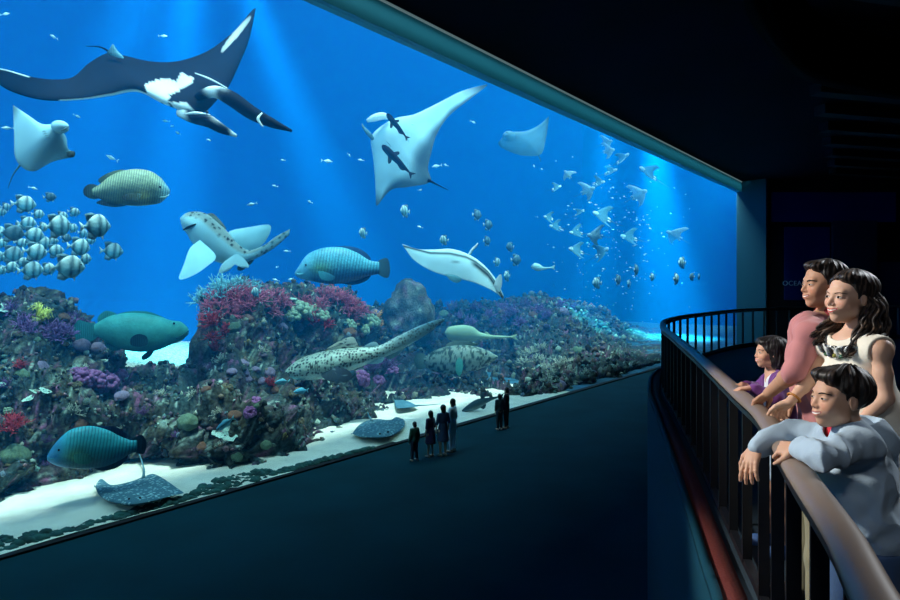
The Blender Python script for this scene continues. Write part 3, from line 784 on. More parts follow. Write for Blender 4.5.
# ---- eagle rays
def small_ray(px, py, d, st, lab, top=(.36, .66, .78), eyes=None, head=None, tail=None, th=.14, back=(.1, .2, .25), dark=0.):
    vw = View(px, py, d=d); e = empty('eagle_ray', vw.o, lab, 'ray')
    def cf(s, c, sd, x, y, V):
        C = np.tile(np.array(top), (len(s), 1)); C[sd == 1] = back; k = np.maximum(ss(.88, 1, s), ss(.12, 0, s))*.8; k = np.maximum(k, ss(.93, 1, c)*.5); k = np.maximum(k, dark*ss(.3, 1, c)); C[sd == 0] = mixc(C, (.05, .12, .16), k)[sd == 0]; return C
    wing(vw, st, 'body', e, cf, 48, 18, th)
    if head:
        hx, hy, hr, hw = head; mesh('head', I3*np.array([1.3, 1, 1])*hr*vw.scale()+vw(hx, hy, hw), F3, M_smooth, e, np.tile(np.array(top), (len(I3), 1)))
    for ex, ey in eyes or (): eye(vw, ex, ey, .9, -8, e)
    if tail: ptube(vw, tail, 'tail', e, (.08, .2, .25))
    return vw, e
vw, e = small_ray(40, 140, 3, [(13, 105, .3, 13, 109, .3, .05), (28, 115, .1, 14, 135, .2, .4), (42, 124, 0, 15, 157, .2, .9), (57, 125, -.1, 23, 168, .2, 1.2), (66, 137, 0, 35, 171, .2, .9), (68, 148, .1, 52, 162, .2, .4), (75, 153, .3, 73, 157, .3, .05)],
 'pale eagle ray turned belly out beside the giant manta wing', eyes=((57.5, 122.5), (62, 123)), head=(60, 127, 6.5, -.2), tail=[(20, 165, .2, 1.), (13, 175, .3, .5), (8, 188, .5, .2)])
ptube(vw, [(61, 131, -.48, .3), (65, 129, -.5, .7), (69, 126, -.45, .3)], 'mouth', e, (.1, .2, .25))
fin(vw, [(66, 152), (71, 151), (75, 152), (74, 157), (68, 157)], (.1, .2, .22), (.02, .04, .05), 'pelvic_fin', e, w=-.1, th=.03)
for k in range(4): ptube(vw, [(42+k*1.2, 132+k*2.2, -.34, .15), (44+k*1.2, 131+k*2.2, -.36, .4), (46+k*1.2, 131.5+k*2.2, -.34, .15)], 'gill_slit', e, (.15, .3, .35))
small_ray(525, 138, 8, [(549, 116, .5, 549, 119, .5, .05), (539, 125, .2, 546, 138, .4, .4), (526, 131, 0, 541, 154, .2, .9), (512, 132, -.1, 526, 156, .1, 1.2), (503, 137, 0, 513, 153, .1, .8), (498, 143, .2, 500, 147, .2, .1)],
 'grey-blue eagle ray with upturned wing just under the header beam', top=(.22, .5, .6), head=(509, 136, 5, -.3), eyes=((507, 133),), tail=[(538, 154, .2, .7), (541, 162, .3, .3)], dark=.6)
# ---- humphead wrasses and groupers
def stripes(V, C, x, y, fr, amt, ang=.15, dark=(.01, .05, .09)):
    k = (np.sin((x+ang*y)*fr+noise(V, 3., 4)*1.1)*.5+.5)**3*amt; return mixc(C, dark, k)
v = View(130, 188, d=6)
r = empty('humphead_wrasse', v.o, 'olive-grey humphead wrasse heading towards the middle, below the giant manta', 'wrasse')
def cf(s, Q, x, y, V):
    C = mixc(np.tile(np.array((.10, .16, .10)), (len(s), 1)), (.40, .50, .30), ss(-.3, .6, Q)); C = mixc(C, (.30, .60, .62), ss(.66, .9, s)); C = mixc(C, (.5, .5, .15), np.exp(-((x-144)/6.)**2-((y-198)/6.)**2)*.7); return stripes(V, C, x, y, 2.6, .8)
body(v, [(92, 189, 92, 196, 1.5), (100, 184, 100, 199, 4), (110, 176, 110, 203, 7), (122, 171, 122, 205, 9), (136, 169, 136, 206, 10), (150, 171, 150, 205, 10), (160, 177, 160, 203, 8), (166, 184, 166, 198, 5), (170, 190, 170, 193, 1)], cf, 'body', r)
fin(v, [(97, 192), (98, 186), (90, 184), (84, 188), (84, 195), (92, 199), (99, 198)], (.05, .10, .07), (.02, .03, .03), 'tail_fin', r)
fin(v, [(128, 170), (118, 170), (106, 174), (98, 180), (104, 184), (118, 178)], (.12, .18, .1), (.05, .08, .05), 'dorsal_fin', r)
fin(v, [(126, 206), (112, 207), (96, 203), (106, 199), (118, 201)], (.06, .1, .1), (.02, .04, .05), 'anal_fin', r)
fin(v, [(142, 194), (132, 193), (122, 196), (126, 201), (138, 200)], (.06, .10, .06), (.02, .03, .03), 'pectoral_fin', r, w=-.42, wk=-.12)
eye(v, 160, 187, 1.3, -7.5, r); ptube(v, [(169, 195, -.1, .4), (165, 197, -.22, .7), (160, 197, -.3, .3)], 'lips', r, (.3, .5, .5))
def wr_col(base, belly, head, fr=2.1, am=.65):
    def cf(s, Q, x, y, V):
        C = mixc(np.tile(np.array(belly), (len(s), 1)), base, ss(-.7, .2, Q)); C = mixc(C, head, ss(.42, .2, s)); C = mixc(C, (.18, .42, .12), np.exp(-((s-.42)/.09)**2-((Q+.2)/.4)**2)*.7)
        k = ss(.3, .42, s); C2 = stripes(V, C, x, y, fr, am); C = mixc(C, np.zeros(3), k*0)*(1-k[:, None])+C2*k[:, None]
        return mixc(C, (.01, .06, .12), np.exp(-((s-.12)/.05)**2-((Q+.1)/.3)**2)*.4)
    return cf
v = View(342, 265, d=6)
r = empty('humphead_wrasse', v.o, 'blue humphead wrasse with fine dark stripes swimming above the pink corals', 'wrasse')
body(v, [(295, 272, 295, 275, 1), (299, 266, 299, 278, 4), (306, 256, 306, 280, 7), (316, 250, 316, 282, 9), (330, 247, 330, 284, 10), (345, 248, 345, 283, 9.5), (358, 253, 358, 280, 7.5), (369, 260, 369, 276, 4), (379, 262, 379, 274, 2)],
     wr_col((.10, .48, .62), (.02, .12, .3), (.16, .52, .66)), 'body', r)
fin(v, [(376, 267), (378, 261), (386, 258), (389, 262), (390, 272), (387, 278), (378, 274)], (.05, .16, .22), (.03, .08, .12), 'tail_fin', r)
fin(v, [(325, 248), (345, 246), (360, 249), (370, 257), (368, 261), (350, 251)], (.03, .12, .25), (.02, .08, .2), 'dorsal_fin', r)
fin(v, [(335, 282), (352, 285), (366, 281), (370, 275), (352, 279)], (.03, .1, .25), (.02, .08, .2), 'anal_fin', r)
fin(v, [(318, 271), (326, 272), (335, 277), (330, 281), (321, 279)], (.05, .3, .35), (.02, .12, .2), 'pectoral_fin', r, w=-.5, wk=-.1)
eye(v, 306, 265, 1.2, -6.5, r); ptube(v, [(296, 273, -.05, .5), (299, 274.5, -.2, .9), (303, 274, -.33, .3)], 'lips', r, (.2, .55, .62))
v = View(95, 447, d=1.9)
r = empty('humphead_wrasse', v.o, 'bright turquoise humphead wrasse cruising low over the sand beside the glass', 'wrasse')
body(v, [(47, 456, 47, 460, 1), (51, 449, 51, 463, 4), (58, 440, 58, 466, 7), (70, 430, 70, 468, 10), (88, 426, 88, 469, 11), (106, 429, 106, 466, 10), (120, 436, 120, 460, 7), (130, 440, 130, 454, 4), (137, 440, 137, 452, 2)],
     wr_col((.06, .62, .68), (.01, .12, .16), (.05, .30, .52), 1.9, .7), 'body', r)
fin(v, [(133, 446), (134, 438), (142, 435), (146, 441), (146, 449), (143, 454), (134, 452)], (.02, .08, .12), (.01, .04, .07), 'tail_fin', r)
fin(v, [(84, 427), (104, 426), (116, 427), (126, 433), (126, 438), (110, 432)], (.02, .06, .16), (.01, .04, .1), 'dorsal_fin', r)
fin(v, [(92, 468), (104, 471), (120, 466), (128, 455), (112, 462)], (.01, .05, .09), (.01, .04, .06), 'anal_fin', r)
fin(v, [(73, 455), (84, 453), (93, 458), (88, 464), (76, 463)], (.08, .35, .25), (.02, .15, .15), 'pectoral_fin', r, w=-.33, wk=-.08)
eye(v, 59, 450, 1.2, -6.5, r); ptube(v, [(48, 457, -.03, .5), (51, 459, -.12, .9), (55, 458.5, -.2, .3)], 'lips', r, (.06, .3, .4))
v = View(138, 331, d=7.2)
r = empty('grouper', v.o, 'big plain green grouper hovering over the pale sand shelf', 'grouper')
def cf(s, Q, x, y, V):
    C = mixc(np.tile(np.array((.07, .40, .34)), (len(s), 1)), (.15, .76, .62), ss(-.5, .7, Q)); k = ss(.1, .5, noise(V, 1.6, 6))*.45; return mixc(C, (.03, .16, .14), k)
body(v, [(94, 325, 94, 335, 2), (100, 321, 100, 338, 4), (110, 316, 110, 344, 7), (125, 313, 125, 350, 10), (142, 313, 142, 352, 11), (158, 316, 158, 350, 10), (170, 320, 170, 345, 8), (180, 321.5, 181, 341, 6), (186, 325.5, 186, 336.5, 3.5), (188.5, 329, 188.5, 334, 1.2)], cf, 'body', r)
fin(v, [(98, 330), (96, 324), (86, 322), (78, 320), (73, 328), (73, 338), (80, 346), (92, 341), (98, 336)], (.05, .3, .3), (.02, .18, .2), 'tail_fin', r)
fin(v, [(118, 315), (113, 312), (105, 311), (98, 317), (99, 323), (108, 320)], (.08, .42, .38), (.06, .35, .32), 'dorsal_fin', r)
fin(v, [(165, 318), (150, 312), (132, 311), (118, 314), (130, 317)], (.06, .35, .3), None, 'spiny_dorsal_fin', r)
fin(v, [(104, 340), (106, 347), (115, 351), (122, 348), (114, 342)], (.04, .2, .2), (.02, .12, .12), 'anal_fin', r)
fin(v, [(148, 341), (146, 336), (138, 334), (131, 338), (131, 345), (140, 347), (147, 345)], (.02, .08, .09), (.01, .04, .05), 'pectoral_fin', r, w=-.55, wk=-.1)
fin(v, [(155, 350), (150, 350), (142, 356), (143, 360), (150, 357)], (.02, .08, .08), (.01, .03, .03), 'pelvic_fin', r, w=-.2)
eye(v, 174, 323.5, 1.2, -7, r); ptube(v, [(188.5, 331, -.06, .5), (184, 334.5, -.24, 1.), (176, 338.5, -.36, .5)], 'lips', r, (.03, .14, .12))
v = View(462, 359, d=6.0)
r = empty('grouper', v.o, 'pale mottled grouper resting in the dark hollow of the reef', 'grouper')
def cf(s, Q, x, y, V):
    C = np.tile(np.array((.24, .32, .28)), (len(s), 1)); return mixc(C, (.02, .05, .04), ss(.0, .25, fbm(V, 6.5, 3, 9)))
body(v, [(424, 358, 424, 363, 1.5), (429, 354, 429, 369, 4), (440, 348, 440, 373, 8), (458, 345, 458, 374, 10), (474, 346, 474, 371, 9), (487, 350, 487, 366, 6), (494, 354, 494, 361, 3), (498, 356, 498, 358, .8)], cf, 'body', r)
fin(v, [(427, 361), (426, 355), (418, 353), (414, 360), (418, 369), (427, 367)], (.2, .3, .25), (.05, .1, .08), 'tail_fin', r)
fin(v, [(444, 348), (450, 342), (464, 341), (478, 345), (460, 347)], (.25, .33, .28), (.05, .1, .08), 'dorsal_fin', r)
fin(v, [(459, 357), (456, 362), (456, 372), (460, 376), (463, 368), (462, 360)], (.1, .4, .3), (.08, .35, .28), 'pectoral_fin', r, w=-.75, wk=-.1)
eye(v, 486, 354, 1., -6, r); ptube(v, [(497, 358.5, -.1, .3), (493, 361, -.25, .6), (488, 361.5, -.4, .3)], 'lips', r, (.1, .14, .12))
# ---- leopard sharks
v = View(362, 350, d=3.2)
r = empty('leopard_shark', v.o, 'long spotted leopard shark slanting upwards in front of the reef', 'shark')
sp_ = lambda V, C: spotty(V, C, (.015, .025, .03), 8.5, .45)
def cf(s, Q, x, y, V):
    C = mixc(np.tile(np.array((.62, .84, .80)), (len(s), 1)), (.38, .50, .42), ss(-.62, -.35, Q)); C = mixc(C, (.22, .50, .62), ss(.5, .9, s)*.8)
    C = mixc(C, (.12, .14, .1), ss(.5, 1, Q)*.5*ss(.6, .3, s)); C2 = sp_(V, C); k = ss(-.6, -.45, Q)*ss(.04, .1, s)*(1-.45*ss(.55, .8, s)); return C*(1-k[:, None])+C2*k[:, None]
body(v, [(285, 371, 286, 375, 1.5), (290, 366, 290, 378, 6), (300, 359, 301, 380, 10), (318, 352.5, 319, 379, 13), (338, 349, 339, 374, 13), (358, 347.5, 360, 367, 9), (378, 346, 381, 358.5, 5.5), (398, 336, 402, 349, 3.4), (418, 326.5, 421, 338, 2.4), (434, 320.5, 436, 327, 1.4), (444, 318.5, 444.5, 320.5, .4)],
     cf, 'body', r, 300, 84)
fin(v, [(322, 352), (334, 344), (346, 338), (353, 337), (356, 341), (357, 348), (340, 351)], (.30, .34, .26), (.55, .62, .55), 'dorsal_fin', r, th=.06, spots=sp_)
fin(v, [(362, 347.5), (370, 343), (376, 342), (379, 347), (372, 348)], (.16, .3, .36), (.3, .5, .55), 'rear_dorsal_fin', r, th=.04)
fin(v, [(322, 369), (336, 367), (348, 370), (352, 377), (344, 383), (332, 382), (322, 377)], (.08, .12, .14), (.03, .05, .07), 'pectoral_fin', r, w=-.45, wk=-.15, th=.05, spots=lambda V, C: spotty(V, C, (.25, .35, .38), 7., .25))
fin(v, [(362, 364), (372, 361), (384, 357), (382, 362), (375, 364)], (.35, .65, .7), (.4, .7, .75), 'pelvic_fin', r, w=-.15, th=.04)
fin(v, [(385, 357), (394, 352), (404, 347), (398, 355), (390, 359)], (.25, .5, .6), (.35, .65, .72), 'anal_fin', r, th=.04)
eye(v, 298, 365, .9, -8.5, r)
for k in range(4): ptube(v, [(311+k*2.2, 361, -.52, .15), (310.5+k*2.2, 366, -.56, .4), (311+k*2.2, 371, -.52, .15)], 'gill_slit', r, (.05, .07, .06))
ptube(v, [(288, 377, -.2, .4), (297, 379, -.32, .7), (306, 379, -.3, .3)], 'mouth', r, (.1, .3, .34))
v = View(225, 240, d=5)
r = empty('leopard_shark', v.o, 'leopard shark showing its white belly and wide spread fins, seen from below', 'shark')
def cf(s, Q, x, y, V):
    C = np.tile(np.array((.44, .78, .86)), (len(s), 1)); k = ss(.25, .55, Q)*ss(.06, .14, s); C = mixc(C, (.40, .50, .46), k); C2 = spotty(V, C, (.03, .05, .05), 5.5, .38); k = np.maximum(k, ss(.72, .8, s))[:, None]
    return mixc(C*(1-k)+C2*k, (.1, .3, .4), ss(.7, .85, s)*.5)
body(v, [(180, 218, 181, 224, 2), (186, 213, 183, 229, 8), (196, 211.5, 187, 234, 12), (207, 214, 191, 241, 14), (217, 222, 200, 252, 13), (227, 231, 212, 260, 10), (236, 242, 226, 264, 7), (248, 250, 240, 264, 4.5), (262, 246, 257, 258, 2.5), (277, 236, 274, 248, 1.4), (290, 229, 289, 235, .4)],
     cf, 'body', r, 160, 48, mt=M_smooth)
fin(v, [(200, 240), (190, 248), (184, 264), (179, 279), (192, 276), (206, 267), (216, 256)], (.38, .74, .85), (.26, .58, .68), 'pectoral_fin', r, w=-.45, wk=-.9, th=.08, mt=M_smooth)
fin(v, [(222, 240), (230, 231), (250, 227), (270, 225), (268, 237), (258, 248), (240, 252)], (.38, .74, .85), (.24, .55, .65), 'pectoral_fin', r, w=.1, wk=.5, th=.08, mt=M_smooth)
fin(v, [(232, 256), (222, 264), (219, 273), (228, 271), (236, 264), (242, 268), (249, 267), (246, 261), (238, 254)], (.40, .74, .84), (.36, .68, .78), 'pelvic_fin', r, w=-.35, wk=-.1, th=.06, mt=M_smooth)
fin(v, [(240, 262), (237, 269), (243, 270), (254, 260)], (.04, .08, .1), None, 'anal_fin', r, w=0., th=.05)
fin(v, [(206, 214), (214, 214), (226, 228), (220, 228)], (.2, .25, .22), (.1, .14, .12), 'dorsal_fin', r, w=.2, th=.05, spots=lambda V, C: spotty(V, C, (.03, .04, .04), 6., .35))
ptube(v, [(183, 230, -.28, .5), (189, 227, -.46, 1.3), (196, 224, -.50, .6)], 'mouth', r, (.01, .02, .03))
eye(v, 187, 216.5, 1., -7, r)
# animals lying level: their outlines are laid out on a horizontal sheet of water
class Level:
    def __init__(s, px, py, z): s.z = z; s.o = s(px, py); s.K = np.array([0, 0, 1.]); s.Y = s.o[1]
    def __call__(s, px, py, w=0.):
        Y = F*(EYE-s.z-w)/(py-HZ); return np.array([(px-450)/F*Y, Y, s.z+w])
    def scale(s): return s.Y/F
def honey(scl, base=(.42, .62, .64), net=(.09, .20, .25)):
    def cf(s, c, sd, x, y, V):
        C = np.tile(np.array(net), (len(s), 1)); C = spotty(V*np.array([1, 1, 0]), C, base, scl, .44); C[sd == 0] = (.7, .8, .78); return C
    return cf
def ray_flat(px, py, z, st, lab, colf, tail, th=.12, cat='stingray', name='stingray', humps=True):
    v = Level(px, py, z); e = empty(name, v.o, lab, cat)
    wing(v, st, 'body', e, colf, 110, 100, th, fine=2)
    ptube(v, tail, 'tail', e, (.10, .22, .26))
    if humps:
        for ex, ey in humps: eye(v, ex, ey, 1., th*1.2/v.scale(), e)
    return v, e
ray_flat(140, 490, .22, [(94, 484, 0, 94, 488, 0, .1), (100, 496, .02, 101, 479, .02, .5), (114, 503, .0, 112, 485, .0, .9), (133, 506, .0, 132, 481, 0, 1.3), (150, 503, 0, 145, 476, 0, 1.1), (166, 498, .02, 157, 475, .02, .6), (184, 493, 0, 183, 492, 0, .08)],
 'spotted stingray with honeycomb pattern gliding over the sand next to the kerb', honey(10.), [(143, 478, .03, 1.6), (144, 470, .06, 1.1), (142, 462, .1, .8), (139, 453, .2, .5)], humps=((129, 499), (140, 498)))
ray_flat(378, 428, .22, [(351, 433, 0, 351, 435, 0, .1), (360, 437, .0, 359, 425, .0, .6), (372, 438, .0, 369, 420, .0, 1.), (386, 438, 0, 378, 419, 0, 1.2), (396, 434, 0, 390, 420, 0, .9), (404, 427, 0, 396, 417, 0, .5), (405, 421, 0, 403, 419, 0, .08)],
 'broad mottled stingray lying on the bright sand by the tiny visitors', honey(8., (.26, .42, .45), (.07, .17, .22)), [(372, 421, .03, 1.4), (369, 416, .05, 1.), (367, 410, .1, .5)], humps=((380, 434), (388, 432)))
ray_flat(405, 404, .2, [(394, 399, 0, 395, 400, 0, .1), (396, 408, 0, 403, 400, 0, .9), (404, 408.4, 0, 410, 402, 0, 1.), (413, 407.5, 0, 415, 404.5, 0, .6), (418, 406.5, 0, 418, 405.5, 0, .1)],
 'small grey stingray with a long thin tail on the sand', honey(3., (.12, .26, .32), (.08, .20, .26)), [(414, 405.6, .03, .8), (428, 405, .05, .4), (441, 404, .1, .2)], humps=None)
def slim(px, py, d, pts, lab, cat, name, base, belly, fins):
    v = View(px, py, d=d); e = empty(name, v.o, lab, cat)
    body(v, pts, lambda s, Q, x, y, V: mixc(np.tile(np.array(belly), (len(s), 1)), base, ss(-.6, -.1, Q)), 'body', e, 40, 14, mt=M_smooth)
    for nm, pl in fins: fin(v, pl, base, None, nm, e, th=.04)
slim(480, 403, .95, [(462, 410, 462, 412, .6), (467, 405.5, 468, 411.5, 3), (476, 399.5, 478, 409, 4), (484, 398, 487, 403, 2.2), (492, 397, 493, 400, 1.2), (500, 396, 500, 397, .3)],
     'dark shovel-nosed guitarfish casting a shadow on the sand', 'guitarfish', 'guitarfish', (.05, .10, .12), (.3, .4, .4), [('dorsal_fin', [(481, 399), (480, 395), (483, 392), (485, 399)]), ('rear_dorsal_fin', [(489, 398), (490, 394.5), (493, 397)]), ('pelvic_fin', [(479, 407), (484, 409), (486, 404)]), ('tail_fin', [(498, 397), (504, 393), (502, 397), (505, 400)])])
slim(480, 333, 6.2, [(445, 332, 445, 334, .6), (449, 327, 450, 340, 3), (463, 325, 463, 342, 4), (473, 327, 474, 341, 3.5), (480, 332, 480, 339.5, 2.5), (492, 335, 492, 339, 1.5), (508, 336, 508, 338, .8), (516, 337, 516, 337.6, .2)],
     'pale green guitarfish gliding past the dark middle of the reef', 'guitarfish', 'guitarfish', (.40, .58, .42), (.45, .6, .5), [('tail_fin', [(508, 337), (517, 334), (515, 337), (518, 340)]), ('dorsal_fin', [(484, 335), (486, 331.5), (490, 335)])])
slim(538, 268, 6., [(531, 266, 531, 268, .6), (534, 263.5, 534.5, 270, 3), (539, 264, 539, 271, 2.6), (544, 267, 544, 269.8, 1.2), (552, 267, 552, 268, .3)],
     'small pale guitarfish swimming below the school of rays', 'guitarfish', 'guitarfish', (.4, .7, .7), (.6, .8, .8), [('tail_fin', [(550, 267.4), (555, 265), (554, 268), (555, 270)])])
# ---- small fish, one model for each kind, copied
def fishbox(shape, colf, fins, name, n=20, m=14):
    """unit fish: +x is forward, z up, length one; shape rows (x, top, bottom, half width)"""
    st = spline(np.array(shape, float), n); V = []; S = []; Q = []
    for i, (x, a, b, h) in enumerate(st):
        for k in range(m):
            q = 2*math.pi*k/m; V.append((x, max(h, .002)*math.sin(q), (a+b)/2+(a-b)/2*math.cos(q))); S.append(x); Q.append(math.cos(q))
    Fc = [(i*m+k, i*m+(k+1) % m, (i+1)*m+(k+1) % m, (i+1)*m+k) for i in range(n-1) for k in range(m)]+[tuple(range(m))[::-1], tuple((n-1)*m+k for k in range(m))]
    V = np.array(V); e = bpy.data.objects.new(name, None); e.empty_display_size = .1; e.location = (0, 0, 0)
    def P_(nm, V, Fc, c, mt):
        o = mesh(nm, V, Fc, mt, None, c); COL.objects.unlink(o); o.parent = e; return o
    P_('body', V, Fc, colf(np.array(S), V[:, 2], V), M_skin)
    for nm, pl, c in fins:
        O = np.array([(x, y0, z) for x, z, y0 in [(q+(0,))[:3] for q in pl]]); V2, F2_ = plate(O, (0, 1, 0), .012); P_(nm, V2, F2_, np.tile(np.array(c, float), (len(V2), 1)), M_fin)
    for s in (-1, 1):
        hx = shape[-3]; P_('eye', I1*.022+np.array([hx[0]+.02, s*hx[3]*.95, hx[2]*.2+hx[1]*.45]), F1, None, M_eye)
    return e
def lod(o):
    link(o)
    for c in o.children: COL.objects.link(c)
    return o
def clone(src, loc, fwd, size, roll=0., flat=False):
    c = src.copy(); COL.objects.link(c); c.parent = None
    for ch in src.children:
        d = ch.copy(); COL.objects.link(d); d.parent = c; d.matrix_parent_inverse = Matrix.Identity(4)
    f = np.array(fwd, float); f /= np.linalg.norm(f); up = np.array([0, 0, 1.]); y = np.cross(up, f); y /= np.linalg.norm(y); z = np.cross(f, y)
    if roll: y, z = y*math.cos(roll)+z*math.sin(roll), z*math.cos(roll)-y*math.sin(roll)
    xform(c, loc, (f, y, z), size); return c
def batcol(a, b):
    def f(x, z, V):
        C = mixc(np.tile(np.array(a), (len(x), 1)), b, ss(-.15, .25, z))
        for cx, w in ((.30, .035), (.08, .055), (-.24, .06)): C = mixc(C, (.012, .08, .12), np.exp(-((x-cx-z*.12)/w)**2)*.95)
        return C
    return f
bshape = [(-.38, .03, -.03, .012), (-.32, .05, -.05, .025), (-.2, .2, -.2, .06), (0, .34, -.33, .09), (.18, .36, -.32, .10), (.32, .25, -.2, .08), (.42, .08, -.1, .045), (.46, -.01, -.05, .01)]
bfins = [('tail_fin', [(-.34, .03), (-.5, .16), (-.46, 0), (-.5, -.16), (-.34, -.03)], (.5, .7, .7)), ('dorsal_fin', [(.12, .33), (-.1, .42), (-.3, .38), (-.26, .14), (-.05, .3)], (.12, .25, .3)),
         ('anal_fin', [(.05, -.3), (-.12, -.42), (-.3, -.36), (-.26, -.14), (-.05, -.28)], (.12, .25, .3)), ('pelvic_fin', [(.2, -.28), (.16, -.44), (.1, -.3)], (.8, .85, .8))]
bat = fishbox(bshape, batcol((.12, .42, .52), (.62, .84, .82)), bfins, 'batfish'); batd = fishbox(bshape, batcol((.05, .12, .16), (.14, .28, .34)), bfins, 'batfish')
BF = [(24, 204, 17), (50, 197, 9), (38, 214, 9), (74, 212, 9), (6, 207, 8), (1, 212, 8), (27, 223, 13), (58, 226, 22), (96, 226, 24), (12, 233, 17), (33, 235, 16), (62, 216, 9), (73, 228, 9), (83, 233, 9), (43, 243, 14), (53, 241, 8), (55, 251, 13), (79, 247, 18), (35, 252, 18),
      (12, 254, 16), (2, 243, 9), (21, 243, 10), (22, 262, 10), (85, 259, 11), (68, 267, 24), (48, 269, 12), (31, 270, 18), (11, 267, 11), (1, 257, 9), (2, 270, 9), (112, 251, 17), (66, 238, 9), (43, 227, 9), (19, 227, 8), (90, 240, 9), (-2, 232, 12)]
rr = random.Random(3)
GB = 'silver batfish of the dense school'
named = {(96, 226): 'bright silver batfish ahead of the dense school, topmost of its front edge', (112, 251): 'faint blue-grey batfish swimming alone ahead of the dense school', (68, 267): 'largest silver batfish at the lower edge of the dense school',
         (58, 226): 'large bright silver batfish in the upper middle of the dense school', (24, 204): 'silver batfish with two strong bands at the top of the dense school', (50, 197): 'small faint batfish highest above the dense school', (74, 212): 'small striped batfish above the front of the school'}
for px, py, s in BF:
    d = 3.+ (24-s)*.42+rr.random(); p = pd(px, py, d); a = rr.uniform(-.45, .35)
    c = clone(bat if rr.random() > .22 or s > 20 else batd, p, U*math.cos(a)+N*math.sin(a)+np.array([0, 0, rr.uniform(-.1, .15)]), p[1]/F*s*1.35)
    tag(c, named.get((px, py), f"{'tiny' if s < 10 else 'banded'} silver batfish {'low' if py > 255 else ('high' if py < 230 else 'midway')} in the dense school"), 'fish', GB+(' a' if s < 10 else ' b')+(' low' if py > 255 else (' high' if py < 230 else ' mid')))
for px, py, s, d, dirn, src, lab in [(405, 211, 14, 6, -1, bat, 'turquoise banded batfish just below the pale manta wing tip'), (363, 233, 12, 7, -1, bat, 'small turquoise batfish above the striped humphead wrasse'), (444, 240, 11, 6, -1, bat, 'small turquoise batfish above the white manta ray'),
     (477, 215, 12, 9, 1, batd, 'dark batfish, topmost of the loose dark group by the ray school'), (488, 225, 12, 9, 1, batd, 'dark batfish, second down in the loose dark group'), (487, 241, 11, 10, 1, batd, 'dim dark batfish above the white manta tail'),
     (510, 247, 11, 10, -1, batd, 'faint dark batfish between the white manta and the ray school'), (516, 260, 13, 9, 1, batd, 'dark batfish beside the small pale guitarfish'), (507, 276, 12, 9, -1, bat, 'pale banded batfish past the white manta wing tip'), (497, 262, 10, 10, 1, bat, 'small pale batfish between the dark batfish'),
     (682, 263, 13, 3.5, -1, bat, 'banded batfish, topmost of the loose group near the far glass edge'), (676, 279, 13, 3, 1, bat, 'banded batfish under the topmost of the far group'), (692, 277, 9, 3, -1, batd, 'small dark batfish in the far group'), (699, 277, 8, 3, -1, batd, 'smallest dark batfish at the tip of the far group'),
     (652, 277, 9, 5, 1, bat, 'small pale batfish below the far ray school'), (636, 270, 13, 5, 1, batd, 'dark batfish under the scattered silver specks'), (597, 283, 13, 6, -1, bat, 'pale batfish above the far end of the back ridge'), (618, 280, 12, 6, 1, batd, 'dim batfish above the far end of the back ridge'), (629, 284, 10, 7, -1, batd, 'small dim batfish between two banded batfish'),
     (256, 292, 12, 6.5, -1, bat, 'black and white banded fish over the pink corals')]:
    p = pd(px, py, d); c = clone(src, p, (U*dirn+N*rr.uniform(-.3, .3)), p[1]/F*s*1.15); tag(c, lab, 'fish')
# slim reef fish
sl = [(-.36, .03, -.03, .012), (-.2, .09, -.09, .04), (.0, .14, -.14, .07), (.2, .14, -.14, .07), (.34, .08, -.1, .05), (.44, .02, -.04, .02), (.47, -.01, -.02, .005)]
def slcol(a, b, st):
    def f(x, z, V):
        C = mixc(np.tile(np.array(a), (len(x), 1)), b, ss(-.1, .1, z)); return mixc(C, st, np.exp(-((z-.02)/.035)**2)*.9)
    return f
sfins = [('tail_fin', [(-.33, .02), (-.5, .13), (-.43, 0), (-.5, -.13), (-.33, -.02)], (.2, .6, .7)), ('dorsal_fin', [(.15, .13), (.0, .2), (-.2, .13), (-.2, .08)], (.2, .6, .7)), ('anal_fin', [(0, -.13), (-.12, -.18), (-.22, -.09)], (.2, .6, .7))]
slim_f = fishbox(sl, slcol((.2, .7, .8), (.1, .45, .6), (.02, .05, .1)), sfins, 'reef_fish')
plain_f = fishbox(sl, slcol((.2, .7, .85), (.1, .5, .7), (.1, .5, .7)), sfins, 'reef_fish')
for src, px, py, s, d, fz, lab in [(slim_f, 282, 382, 19, 2.6, -.05, 'little blue fish with a dark stripe under the leopard shark chin'), (plain_f, 301, 391, 19, 2.6, -.05, 'plain sky-blue fish below the striped little fish'), (slim_f, 225, 424, 24, 1.6, .45, 'dark striped fish slanting in front of the pale coral slab'),
     (slim_f, 148, 350, 0, 6, 0, '')]:
    if s: p = pd(px, py, d); tag(clone(src, p, -U*.95+np.array([0, 0, -fz]), p[1]/F*s), lab, 'fish')
